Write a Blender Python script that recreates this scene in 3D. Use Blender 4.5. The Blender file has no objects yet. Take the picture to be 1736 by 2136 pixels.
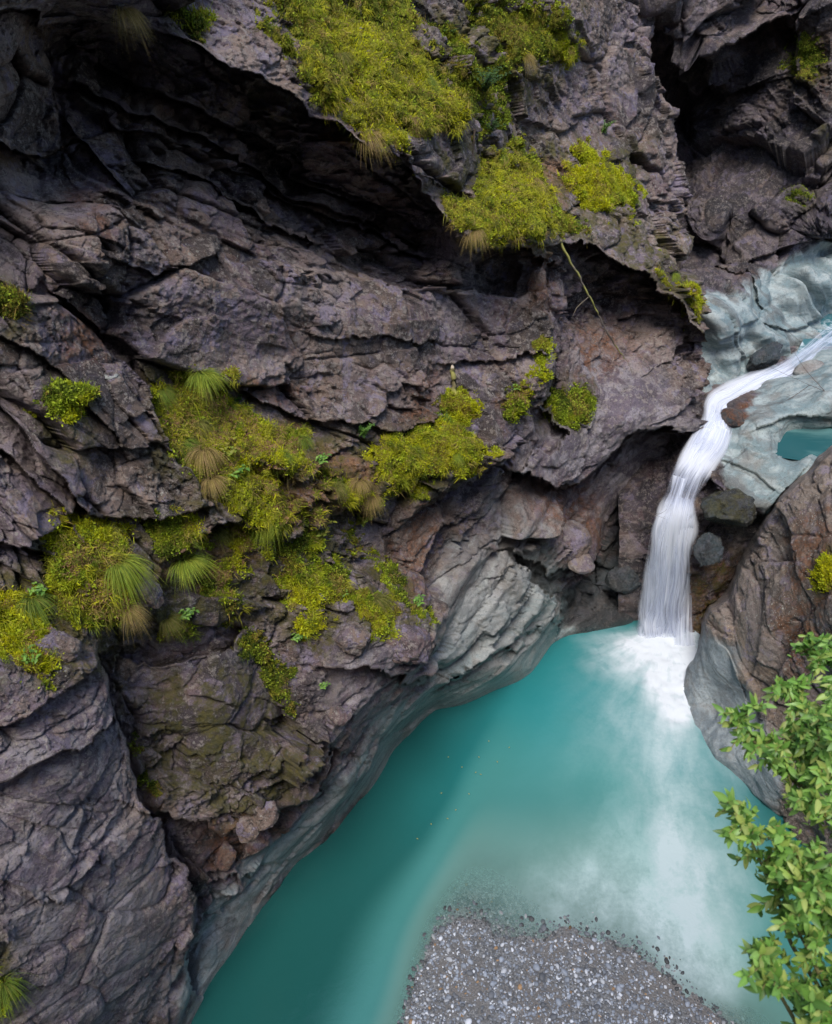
import bpy, math, random
import numpy as np
random.seed(7)
rng = np.random.default_rng(11)
scene = bpy.context.scene
COL = scene.collection
R = math.radians

# ------------------------------------------------------------------ camera model
IW, IH, F = 1736.0, 2136.0, 1667.0      # working picture units
CAMH, PITCH = 10.0, R(40)
CP, SP = math.cos(PITCH), math.sin(PITCH)
CAM = np.array([0, 0, CAMH])

def ray(u, v):
    u = np.asarray(u, float); v = np.asarray(v, float)
    a = (u - IW / 2) / F; b = (IH / 2 - v) / F
    return np.stack([a + 0 * b, CP + SP * b + 0 * a, -SP + CP * b + 0 * a], -1)
def at_t(u, v, t):
    return CAM + ray(u, v) * np.asarray(t, float)[..., None]
def t_of_z(u, v, z):
    return (z - CAMH) / ray(u, v)[..., 2]
def at_z(u, v, z):
    return at_t(u, v, t_of_z(u, v, z))
def project(P):
    d = np.asarray(P, float) - CAM
    w = d[..., 1] * CP - d[..., 2] * SP
    up = d[..., 1] * SP + d[..., 2] * CP
    return IW / 2 + F * d[..., 0] / w, IH / 2 - F * up / w, w

# ------------------------------------------------------------------ noise
def _hash(x, y, z, seed):
    with np.errstate(over='ignore'):
        h = (x.astype(np.uint32) * np.uint32(73856093)) ^ (y.astype(np.uint32) * np.uint32(19349663)) ^ \
            (z.astype(np.uint32) * np.uint32(83492791)) ^ np.uint32((seed * 2654435761) & 0xffffffff)
        h ^= h >> np.uint32(15); h *= np.uint32(2246822519); h ^= h >> np.uint32(13)
        h *= np.uint32(3266489917); h ^= h >> np.uint32(16)
    return h
def _rf(h, k):
    with np.errstate(over='ignore'):
        g = h * np.uint32(2 * k + 747796405) + np.uint32(k * 2891336453 & 0xffffffff)
        g ^= g >> np.uint32(16); g *= np.uint32(2246822519); g ^= g >> np.uint32(13)
    return (g & np.uint32(0xffffff)).astype(np.float32) / np.float32(0xffffff)
def vnoise(P, seed=0):
    P = P.astype(np.float32)
    i = np.floor(P).astype(np.int64); f = P - i; f = f * f * (3 - 2 * f)
    out = 0
    for dx in (0, 1):
        wx = f[:, 0] if dx else 1 - f[:, 0]
        for dy in (0, 1):
            wy = f[:, 1] if dy else 1 - f[:, 1]
            for dz in (0, 1):
                wz = f[:, 2] if dz else 1 - f[:, 2]
                out = out + wx * wy * wz * _rf(_hash(i[:, 0] + dx, i[:, 1] + dy, i[:, 2] + dz, seed), 1)
    return out * 2 - 1
def fbm(P, oct=4, seed=0, gain=0.5):
    a = 1.0; s = 0; n = 0; P = P.copy()
    for k in range(oct):
        s = s + a * vnoise(P, seed + k * 17); n += a; a *= gain; P = P * 2.03 + 3.7
    return s / n
def facet(P, seed=0, jit=0.42, tilt=1.0):
    """fractured blocks: every cell of a jittered lattice carries its own height and its own tilted face"""
    P = P.astype(np.float32)
    i = np.floor(P - 0.5).astype(np.int64)
    N = len(P); d1 = np.full(N, 1e9, np.float32); d2 = np.full(N, 1e9, np.float32)
    hb = np.zeros(N, np.uint32); cb = np.zeros((N, 3), np.float32)
    for dx in (0, 1):
        for dy in (0, 1):
            for dz in (0, 1):
                c = i + np.array([dx, dy, dz])
                h = _hash(c[:, 0], c[:, 1], c[:, 2], seed)
                p = np.stack([c[:, k] + 0.5 + jit * (2 * _rf(h, k + 1) - 1) for k in range(3)], -1).astype(np.float32)
                d = ((P - p) ** 2).sum(1)
                m = d < d1
                d2 = np.where(m, d1, np.minimum(d2, d))
                d1 = np.where(m, d, d1); hb = np.where(m, h, hb); cb[m] = p[m]
    q = P - cb
    g = [2 * _rf(hb, 10 + k) - 1 for k in range(3)]
    height = (2 * _rf(hb, 5) - 1) + tilt * (g[0] * q[:, 0] + g[1] * q[:, 1] + g[2] * q[:, 2])
    return height, np.sqrt(d2) - np.sqrt(d1), _rf(hb, 23)
def sstep(a, b, x):
    t = np.clip((x - a) / (b - a), 0, 1); return t * t * (3 - 2 * t)

# ------------------------------------------------------------------ 2-D helpers
def poly_sd(u, v, pts):
    """distance to a polyline, side (+ = right of travel / below when travelling right), inside-ends flag"""
    best = np.full(u.shape, 1e9); side = np.zeros(u.shape); ends = np.ones(u.shape)
    n = len(pts) - 1
    for k in range(n):
        (x0, y0), (x1, y1) = pts[k], pts[k + 1]
        dx, dy = x1 - x0, y1 - y0; L2 = dx * dx + dy * dy
        t = ((u - x0) * dx + (v - y0) * dy) / L2
        tc = np.clip(t, 0, 1)
        d = np.hypot(u - x0 - tc * dx, v - y0 - tc * dy)
        m = d < best - 1e-9
        cr = dx * (v - y0) - dy * (u - x0)
        best = np.where(m, d, best); side = np.where(m, np.sign(cr), side)
        e = np.ones(u.shape)
        if k == 0: e = np.where(t < 0, 0.35, e)
        if k == n - 1: e = np.where(t > 1, 0.35, e)
        ends = np.where(m, e, ends)
    return best, side, ends
def in_poly(u, v, pts):
    c = np.zeros(u.shape, bool); n = len(pts)
    for k in range(n):
        (x0, y0), (x1, y1) = pts[k], pts[(k + 1) % n]
        if y0 == y1: continue
        m = ((y0 > v) != (y1 > v)) & (u < (x1 - x0) * (v - y0) / (y1 - y0) + x0)
        c ^= m
    return c
def poly_mask(u, v, pts):
    """signed distance, + inside"""
    d, _, _ = poly_sd(u, v, list(pts) + [pts[0]])
    return np.where(in_poly(u, v, pts), d, -d)
class TPS:
    def __init__(s, pts, vals, smooth=0.0):
        s.p = np.array(pts, float) / 1000; n = len(pts)
        d2 = ((s.p[:, None] - s.p[None]) ** 2).sum(-1)
        K = 0.5 * d2 * np.log(d2 + 1e-12) + smooth * np.eye(n)
        Q = np.c_[np.ones(n), s.p]
        A = np.block([[K, Q], [Q.T, np.zeros((3, 3))]])
        s.w = np.linalg.solve(A, np.r_[np.array(vals, float), 0, 0, 0])
    def __call__(s, u, v):
        x = np.stack([u, v], -1) / 1000; out = s.w[-3] + x[..., 0] * s.w[-2] + x[..., 1] * s.w[-1]
        for k in range(len(s.p)):
            d2 = (x[..., 0] - s.p[k, 0]) ** 2 + (x[..., 1] - s.p[k, 1]) ** 2
            out = out + s.w[k] * 0.5 * d2 * np.log(d2 + 1e-12)
        return out
def axis(lo, a, b, hi, fine, coarse):
    x = list(np.arange(lo, a, coarse)) + list(np.arange(a, b, fine)) + list(np.arange(b, hi + coarse, coarse))
    return np.array(x)

# ------------------------------------------------------------------ mesh helpers
def mesh_np(name, V, Fq, mats, attrs=None, smooth=True, mat_idx=None, colors=None):
    me = bpy.data.meshes.new(name)
    V = np.ascontiguousarray(V, np.float32); Fq = np.asarray(Fq, np.int32)
    k = Fq.shape[1]
    me.vertices.add(len(V)); me.vertices.foreach_set('co', V.ravel())
    me.loops.add(Fq.size); me.loops.foreach_set('vertex_index', np.ascontiguousarray(Fq.ravel()))
    me.polygons.add(len(Fq)); me.polygons.foreach_set('loop_start', np.arange(0, Fq.size, k, dtype=np.int32))
    me.polygons.foreach_set('use_smooth', np.full(len(Fq), smooth, bool))
    for m in mats: me.materials.append(m)
    if mat_idx is not None: me.polygons.foreach_set('material_index', np.asarray(mat_idx, np.int32))
    for a, x in (attrs or {}).items():
        at = me.attributes.new(a, 'FLOAT', 'POINT'); at.data.foreach_set('value', np.ascontiguousarray(x, np.float32))
    if colors is not None:
        at = me.attributes.new('tint', 'FLOAT_COLOR', 'POINT')
        c = np.ones((len(V), 4), np.float32); c[:, :3] = colors; at.data.foreach_set('color', c.ravel())
    me.update(calc_edges=True); me.validate()
    return me
def obj(name, me, parent=None, label=None, cat=None, group=None, kind=None):
    o = bpy.data.objects.new(name, me); COL.objects.link(o)
    if parent is not None: o.parent = parent
    tag(o, label, cat, group, kind); return o
def tag(o, label=None, cat=None, group=None, kind=None):
    if label: o['label'] = label
    if cat: o['category'] = cat
    if group: o['group'] = group
    if kind: o['kind'] = kind
def empty(name, loc, label=None, cat=None, group=None):
    o = bpy.data.objects.new(name, None); COL.objects.link(o); o.location = [float(c) for c in loc]
    o.empty_display_size = 0.1
    tag(o, label, cat, group); return o
def grid_faces(nu, nv, keep=None):
    a = (np.arange(nv - 1)[:, None] * nu + np.arange(nu - 1)[None]).ravel()
    Q = np.stack([a, a + nu, a + nu + 1, a + 1], -1)
    if keep is not None: Q = Q[keep[Q].all(1)]
    return Q
def compact(V, Q, attrs):
    used = np.zeros(len(V), bool); used[Q.ravel()] = True
    idx = np.cumsum(used) - 1
    return V[used], idx[Q], {k: a[used] for k, a in attrs.items()}
def grid_normals(P):
    du = np.gradient(P, axis=1); dv = np.gradient(P, axis=0)
    n = np.cross(du, dv); n /= np.linalg.norm(n, axis=-1, keepdims=True) + 1e-12
    c = (n * (CAM - P)).sum(-1) < 0; n[c] *= -1
    return n

def boxblur(G, k):
    for ax in (0, 1):
        c = np.cumsum(np.concatenate([np.repeat(np.take(G, [0], ax), k + 1, ax), G, np.repeat(np.take(G, [-1], ax), k, ax)], ax), ax)
        n = G.shape[ax]
        G = (np.take(c, np.arange(2 * k + 1, 2 * k + 1 + n), ax) - np.take(c, np.arange(0, n), ax)) / (2 * k + 1)
    return G

# ------------------------------------------------------------------ node helpers
class NT:
    def __init__(s, name):
        s.m = bpy.data.materials.new(name); s.m.use_nodes = True
        s.t = s.m.node_tree; s.t.nodes.clear()
        s.out = s.t.nodes.new('ShaderNodeOutputMaterial')
    def n(s, typ, **kw):
        nd = s.t.nodes.new(typ)
        for k, x in kw.items():
            if k.startswith('_'): setattr(nd, k[1:], x)
            else:
                key = k.replace('__', ' ')
                s.set(nd, key, x)
        return nd
    def set(s, nd, key, x):
        sock = nd.inputs[int(key[1:])] if key[0] == 'i' and key[1:].isdigit() else nd.inputs[key]
        if hasattr(x, 'is_output') or isinstance(x, bpy.types.NodeSocket): s.t.links.new(x, sock)
        else: sock.default_value = x
    def attr(s, name): return s.n('ShaderNodeAttribute', _attribute_name=name).outputs['Fac']
    def attrc(s, name): return s.n('ShaderNodeAttribute', _attribute_name=name).outputs['Color']
    def pos(s): return s.n('ShaderNodeNewGeometry').outputs['Position']
    def noise(s, vec, scale, detail=4, rough=0.55, dist=0.0):
        return s.n('ShaderNodeTexNoise', Vector=vec, Scale=scale, Detail=detail, Roughness=rough, Distortion=dist).outputs[0]
    def ramp(s, x, lo, hi, a=0.0, b=1.0, smooth=True):
        return s.n('ShaderNodeMapRange', _interpolation_type='SMOOTHSTEP' if smooth else 'LINEAR',
                   Value=x, i1=lo, i2=hi, i3=a, i4=b).outputs[0]
    def math(s, op, a, b=None, clamp=False):
        nd = s.n('ShaderNodeMath', _operation=op, _use_clamp=clamp, i0=a)
        if b is not None: s.set(nd, 'i1', b)
        return nd.outputs[0]
    def mix(s, f, a, b):
        nd = s.n('ShaderNodeMix', _data_type='RGBA')
        s.set(nd, 'i0', f); s.set(nd, 'i6', a); s.set(nd, 'i7', b); return nd.outputs[2]
    def scale(s, vec, sc, rot=(0, 0, 0)):
        return s.n('ShaderNodeMapping', Vector=vec, Scale=sc, Rotation=rot).outputs[0]
    def bump(s, h, strength, dist, normal=None):
        nd = s.n('ShaderNodeBump', Height=h, Strength=strength, Distance=dist)
        if normal is not None: s.set(nd, 'Normal', normal)
        return nd.outputs[0]
    def surface(s, x): s.t.links.new(x, s.out.inputs['Surface']); return s.m
def C(r, g, b): return (r, g, b, 1.0)

def rock_material(name, base, alt, dark, pale_a, pale_b, lichen=0.5, rough=0.72, lite=1.0):
    t = NT(name); p = t.pos()
    n1 = t.noise(p, 0.9, 5, 0.6, 0.6); n2 = t.noise(p, 3.3, 6, 0.65, 0.4); n3 = t.noise(p, 14, 6, 0.7)
    n4 = t.noise(p, 75, 4, 0.75); n5 = t.noise(p, 30, 6, 0.75, 0.5); n6 = t.noise(p, 1.7, 5, 0.65, 1.0); n7 = t.noise(p, 0.55, 6, 0.65, 1.2)
    sx = t.n('ShaderNodeSeparateXYZ', Vector=p).outputs
    bv = t.n('ShaderNodeCombineXYZ', X=t.math('ADD', t.math('MULTIPLY', t.attr('strat'), 9.0), t.math('MULTIPLY', n2, 0.8)), Y=t.math('MULTIPLY', sx[0], 0.7), Z=t.math('MULTIPLY', t.math('ADD', sx[1], sx[2]), 0.6)).outputs[0]
    band = t.noise(bv, 1.0, 5, 0.6, 0.3)
    bk = t.attr('block')
    c = t.mix(t.ramp(n1, 0.46, 0.54), base, alt)
    c = t.mix(t.ramp(n7, 0.53, 0.59, 0, 0.7 * lite), c, t.mix(0.6, base, C(0.15, 0.075, 0.038)))
    c = t.mix(t.ramp(t.noise(p, 2.3, 7, 0.68, 0.8), 0.53, 0.57, 0, 0.75 * lite), c, t.mix(0.25, C(0.34, 0.245, 0.175), base))
    c = t.mix(t.ramp(t.noise(t.scale(p, (1.3, 1.3, 1.3), (1, .4, .2)), 3.1, 7, 0.68, 0.6), 0.535, 0.58, 0, 0.8 * lite), c, t.mix(0.3, C(0.25, 0.215, 0.32), base))
    c = t.mix(t.ramp(bk, 0.55, 0.95, 0, 0.55 * lite), c, C(0.31, 0.25, 0.245))
    c = t.mix(t.ramp(bk, 0.42, 0.08, 0, 0.8), c, dark)
    c = t.mix(t.ramp(band, 0.55, 0.62, 0, 0.5), c, dark)
    c = t.mix(t.ramp(t.noise(t.scale(p, (1, 1, 1), (.3, 1, .2)), 4.2, 8, 0.72, 0.5), 0.535, 0.585, 0, 0.8), c, t.mix(0.85, c, dark))
    gm = t.math('MULTIPLY', t.attr('grey'), t.ramp(n6, 0.62, 0.48, .35, .8), True)
    c = t.mix(gm, c, t.mix(t.ramp(n2, 0.46, 0.55), C(0.15, 0.122, 0.155), C(0.36, 0.325, 0.35)))
    c = t.mix(t.ramp(n3, 0.53, 0.59, 0, 0.6 * lite), c, C(0.35, 0.30, 0.265))
    c = t.mix(t.ramp(n5, 0.54, 0.60, 0, 0.7), c, t.mix(0.75, c, C(0.022, 0.018, 0.018)))
    c = t.mix(t.ramp(n4, 0.56, 0.66, 0, 0.6 * lite), c, C(0.38, 0.34, 0.31))
    # rust
    ru = t.math('MULTIPLY', t.attr('rust'), t.ramp(t.noise(p, 5.0, 5, 0.65, 0.8), 0.36, 0.62), True)
    c = t.mix(t.math('MULTIPLY', ru, 0.8), c, t.mix(t.ramp(n5, 0.4, 0.6), C(0.24, 0.085, 0.026), C(0.08, 0.036, 0.017)))
    # water-worn pale rock
    w = t.noise(t.scale(p, (1.0, 1.6, 3.2), (0.4, 0.5, 0.7)), 1.5, 6, 0.6, 1.2)
    pc = t.mix(t.ramp(w, 0.40, 0.60), t.mix(t.attr('low'), t.mix(0.5, pale_a, C(0.24, 0.215, 0.195)), pale_a), t.mix(t.attr('low'), C(0.185, 0.165, 0.155), pale_b))
    pc = t.mix(t.ramp(n6, 0.5, 0.68, 0, 0.6), pc, C(0.17, 0.145, 0.122))
    pc = t.mix(t.ramp(band, 0.56, 0.64, 0, 0.6), pc, C(0.085, 0.09, 0.092))
    pc = t.mix(t.ramp(band, 0.42, 0.34, 0, 0.45), pc, C(0.42, 0.44, 0.42))
    pc = t.mix(t.ramp(n3, 0.50, 0.62, 0, 0.3), pc, C(0.10, 0.105, 0.105))
    pc = t.mix(t.ramp(n5, 0.55, 0.60, 0, 0.5), pc, C(0.085, 0.09, 0.09))
    pc = t.mix(t.ramp(n4, 0.56, 0.64, 0, 0.4), pc, C(0.45, 0.46, 0.45))
    pf = t.math('ADD', t.attr('pale'), t.math('MULTIPLY', t.math('SUBTRACT', n2, 0.5), 1.1))
    pf = t.math('MULTIPLY', t.ramp(pf, 0.26, 0.74), t.ramp(t.attr('pale'), 0.02, 0.15))
    c = t.mix(pf, c, pc)
    # lichen: pale crusts and specks
    nopale = t.math('SUBTRACT', 1.0, pf)
    for sc, th, am in ((17.0, 0.22, lichen), (42.0, 0.26, lichen * 1.3)):
        li = t.n('ShaderNodeTexVoronoi', Vector=p, Scale=sc, Randomness=1.0)
        sp = t.math('MULTIPLY', t.ramp(li.outputs['Distance'], th + .06, th), t.ramp(t.noise(p, 2.1 + sc * .02, 4, 0.6), 0.47, 0.60))
        sp = t.math('MULTIPLY', t.math('MULTIPLY', sp, nopale), am, True)
        c = t.mix(t.math('MULTIPLY', sp, t.ramp(t.n('ShaderNodeSeparateColor', Color=li.outputs['Color']).outputs[0], 0.55, 0.75)), c, C(0.40, 0.385, 0.34))
    lb = t.math('MULTIPLY', t.ramp(t.noise(p, 6.5, 8, 0.75, 0.3), 0.585, 0.66), lichen)
    c = t.mix(t.math('MULTIPLY', lb, nopale, True), c, t.mix(t.ramp(n4, 0.4, 0.6), C(0.27, 0.255, 0.235), C(0.14, 0.125, 0.12)))
    # litter of dry needles, and moss film
    lt = t.math('MULTIPLY', t.attr('litter'), t.ramp(t.noise(p, 20, 5, 0.7), 0.34, 0.52), True)
    c = t.mix(lt, c, t.mix(t.ramp(t.noise(t.scale(p, (1, 1, 3)), 70, 3), 0.3, 0.7), C(0.36, 0.19, 0.10), C(0.17, 0.085, 0.04)))
    ms = t.math('MULTIPLY', t.attr('moss'), t.ramp(t.noise(p, 5, 8, 0.72), 0.42, 0.58), True)
    c = t.mix(t.math('MULTIPLY', ms, 0.85), c, t.mix(t.ramp(n3, 0.35, 0.65), C(0.115, 0.095, 0.010), C(0.05, 0.05, 0.010)))
    h = t.math('ADD', t.math('MULTIPLY', n3, 1.0), t.math('MULTIPLY', n4, 0.45))
    h = t.math('ADD', h, t.math('MULTIPLY', n5, 0.5)); h = t.math('ADD', h, t.math('MULTIPLY', band, 1.2))
    b = t.bump(h, t.math('SUBTRACT', 1.0, t.math('MULTIPLY', pf, 0.45)), 0.05)
    rg = t.math('SUBTRACT', rough, t.math('MULTIPLY', t.attr('wet'), 0.42))
    rg = t.math('ADD', rg, t.math('MULTIPLY', t.math('SUBTRACT', n3, 0.5), 0.3))
    bs = t.n('ShaderNodeBsdfPrincipled', Base__Color=c, Roughness=rg, Normal=b)
    return t.surface(bs.outputs[0])

ROCK = rock_material('fractured_rock', C(0.180, 0.134, 0.162), C(0.215, 0.152, 0.122), C(0.038, 0.028, 0.027),
                     C(0.32, 0.335, 0.33), C(0.215, 0.265, 0.27))
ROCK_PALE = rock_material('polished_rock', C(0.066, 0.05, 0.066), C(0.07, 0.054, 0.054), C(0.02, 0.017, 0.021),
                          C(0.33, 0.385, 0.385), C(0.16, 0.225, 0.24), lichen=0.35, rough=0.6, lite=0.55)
ROCK_WARM = rock_material('lichen_rock', C(0.27, 0.215, 0.175), C(0.225, 0.185, 0.165), C(0.095, 0.075, 0.065),
                          C(0.27, 0.31, 0.33), C(0.15, 0.185, 0.21), lichen=1.1)
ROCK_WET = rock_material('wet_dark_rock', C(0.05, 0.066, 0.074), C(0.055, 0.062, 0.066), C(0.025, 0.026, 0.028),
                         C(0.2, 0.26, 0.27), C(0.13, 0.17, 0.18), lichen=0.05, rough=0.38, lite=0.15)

def tint_material(name, rough=0.8, trans=0.35, spec=0.3):
    t = NT(name); c = t.attrc('tint')
    b = t.n('ShaderNodeBsdfPrincipled', Base__Color=c, Roughness=rough)
    b.inputs['Specular IOR Level'].default_value = spec
    if trans <= 0: return t.surface(b.outputs[0])
    tr = t.n('ShaderNodeBsdfTranslucent', Color=c)
    mx = t.n('ShaderNodeMixShader', i0=trans, i1=b.outputs[0], i2=tr.outputs[0])
    return t.surface(mx.outputs[0])
MOSS_BLADE = tint_material('moss_blades', 0.85, 0.3, 0.15)
GRASS = tint_material('grass_blades', 0.7, 0.35, 0.25)
LEAF = tint_material('leaf', 0.42, 0.4, 0.45)
PEBBLE = tint_material('pebbles', 0.6, 0.0, 0.4)
WOOD = tint_material('bark', 0.85, 0.0, 0.2)
def moss_material():
    t = NT('moss_mat'); p = t.pos()
    n1 = t.noise(p, 2.2, 4, 0.6); n2 = t.noise(p, 11, 5, 0.65); n3 = t.noise(p, 70, 4, 0.7)
    c = t.mix(t.ramp(n1, 0.4, 0.6), C(0.30, 0.28, 0.012), C(0.19, 0.20, 0.015))
    c = t.mix(t.ramp(n2, 0.45, 0.7, 0, 0.7), c, C(0.13, 0.10, 0.015))
    b = t.bump(t.math('ADD', n2, t.math('MULTIPLY', n3, 0.7)), 1.0, 0.05)
    return t.surface(t.n('ShaderNodeBsdfPrincipled', Base__Color=c, Roughness=0.95, Normal=b).outputs[0])
MOSS = moss_material()

# ------------------------------------------------------------------ the left cliff
NP = np.array([0.727, -0.635, 0.259]); NP /= np.linalg.norm(NP)
P0 = np.array([-2.48, 3.12, 0.0])
K0 = NP @ (CAM - P0)
def D_of_t(u, v, t): return K0 + (ray(u, v) @ NP) * t
def t_of_D(u, v, D): return (K0 - D) / -(ray(u, v) @ NP)
WATERLINE = [(400, 2136), (455, 2030), (520, 1930), (620, 1800), (740, 1680), (820, 1565), (905, 1482), (960, 1468),
             (1030, 1440), (1120, 1392), (1160, 1338), (1230, 1318), (1320, 1296)]
CD = [(-600, -600, .3), (0, -600, -.2), (700, -600, -1.5), (1300, -600, -1.5), (-600, 1000, .5), (-600, 2300, .8), (-600, 300, .4),
      (0, -60, .6), (120, -30, .5), (250, 0, .4), (100, 90, -.5), (170, 110, -.7), (50, 200, -.05), (175, 200, -.7), (140, 350, -.5), (0, 380, -.2), (250, 120, -.75),
      (390, 60, .25), (500, 130, .35), (640, 190, .4), (760, 290, .45), (860, 350, .5),
      (400, 0, .2), (560, 0, .0), (700, 50, -.2), (870, 0, -.5), (800, 200, .2), (1000, 100, -.5), (1150, 60, -.5), (950, 200, -.1),
      (1080, 200, -.45), (1200, 200, -.6), (1300, 100, -.7), (1385, 100, -.5), (1380, -200, -1.0),
      (250, 200, -.65), (400, 250, -.7), (600, 350, -.68), (750, 420, -.62), (860, 500, -.5), (300, 330, -.55), (500, 450, -.5), (700, 520, -.5),
      (230, 410, .0), (440, 520, .05), (620, 580, .1), (840, 610, .15), (1050, 630, .2),
      (300, 480, .08), (600, 700, .1), (850, 720, .15), (1050, 700, .25), (500, 720, .05), (300, 650, .05), (100, 500, .15), (0, 600, .2), (200, 750, .15),
      (470, 780, .05), (640, 860, .1), (830, 870, .15), (920, 860, .2),
      (400, 900, .3), (500, 960, .45), (650, 980, .5), (800, 960, .5), (950, 930, .6), (1000, 900, .6), (600, 1080, .6), (500, 1060, .5),
      (100, 700, .2), (100, 900, .3), (0, 900, .2), (200, 1000, .35), (300, 1060, .4), (100, 1100, .4), (0, 1150, .45),
      (200, 1200, .6), (300, 1200, .5), (400, 1200, .5), (100, 1300, .7), (0, 1400, .8), (200, 1380, .8), (150, 1600, .9), (0, 1700, .9),
      (200, 1800, .8), (330, 1850, .55), (300, 2050, .45), (150, 2050, .8), (0, 2136, .9), (390, 1980, .2),
      (500, 1200, .5), (600, 1200, .6), (700, 1200, .65), (800, 1250, .65), (880, 1340, .75), (650, 1350, .55), (550, 1350, .4),
      (450, 1350, .4), (300, 1400, .4), (450, 1500, .6), (550, 1560, .6), (350, 1550, .5), (450, 1680, .55), (600, 1650, .45),
      (560, 1720, .5), (750, 1500, .4), (700, 1620, .25), (830, 1450, .35), (500, 1800, .15), (460, 1900, .0),
      (900, 1150, .35), (850, 1080, .4), (820, 1180, .35), (1000, 1050, .45), (1080, 1000, .5), (1000, 1200, .4), (950, 1350, .3),
      (1100, 1250, .35), (1160, 1200, .35), (1030, 1400, .15),
      (1000, 780, .3), (1130, 620, .45), (1140, 760, .5), (1100, 880, .55), (1200, 830, .35), (1200, 650, .0), (1250, 720, .2), (1300, 620, .25),
      (1350, 750, .6), (1420, 750, .9), (1460, 720, 1.1), (1470, 850, 1.2), (1430, 890, 1.1), (1380, 870, .95), (1300, 880, .75), (1200, 950, .5),
      (1250, 1000, .45), (1150, 1050, .45), (1350, 960, .5), (1300, 1050, .15), (1250, 1150, .05), (1180, 1140, .5), (1380, 1050, .55), (1330, 1180, .1),
      (1000, 300, -.1), (960, 400, .2), (930, 490, .35), (1060, 500, .5), (1080, 380, .1), (1130, 470, .4), (1200, 350, -.2), (1240, 420, .1),
      (1320, 450, .3), (1240, 500, .3), (1330, 560, .55), (1380, 600, .7), (1460, 670, 1.05), (1000, 560, .0), (1060, 570, .1),
      (1400, 400, -.1), (1350, 300, -.4), (1430, 500, .4)]
pts = [(a, b) for a, b, _ in CD]; vals = [c for _, _, c in CD]
for (a, b) in WATERLINE:
    pts.append((a, b)); vals.append(float(D_of_t(a, b, t_of_z(a, b, 0.0))))
    pts.append((a + 70, b + 70)); vals.append(vals[-1] - 0.05)
# pts that lie far beyond the waterline, kept under water
for (a, b) in ((900, 2000), (1300, 1700), (700, 2300)):
    pts.append((a, b)); vals.append(float(D_of_t(a, b, t_of_z(a, b, -1.6))))
D_TPS = TPS(pts, vals, 1e-5)
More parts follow.
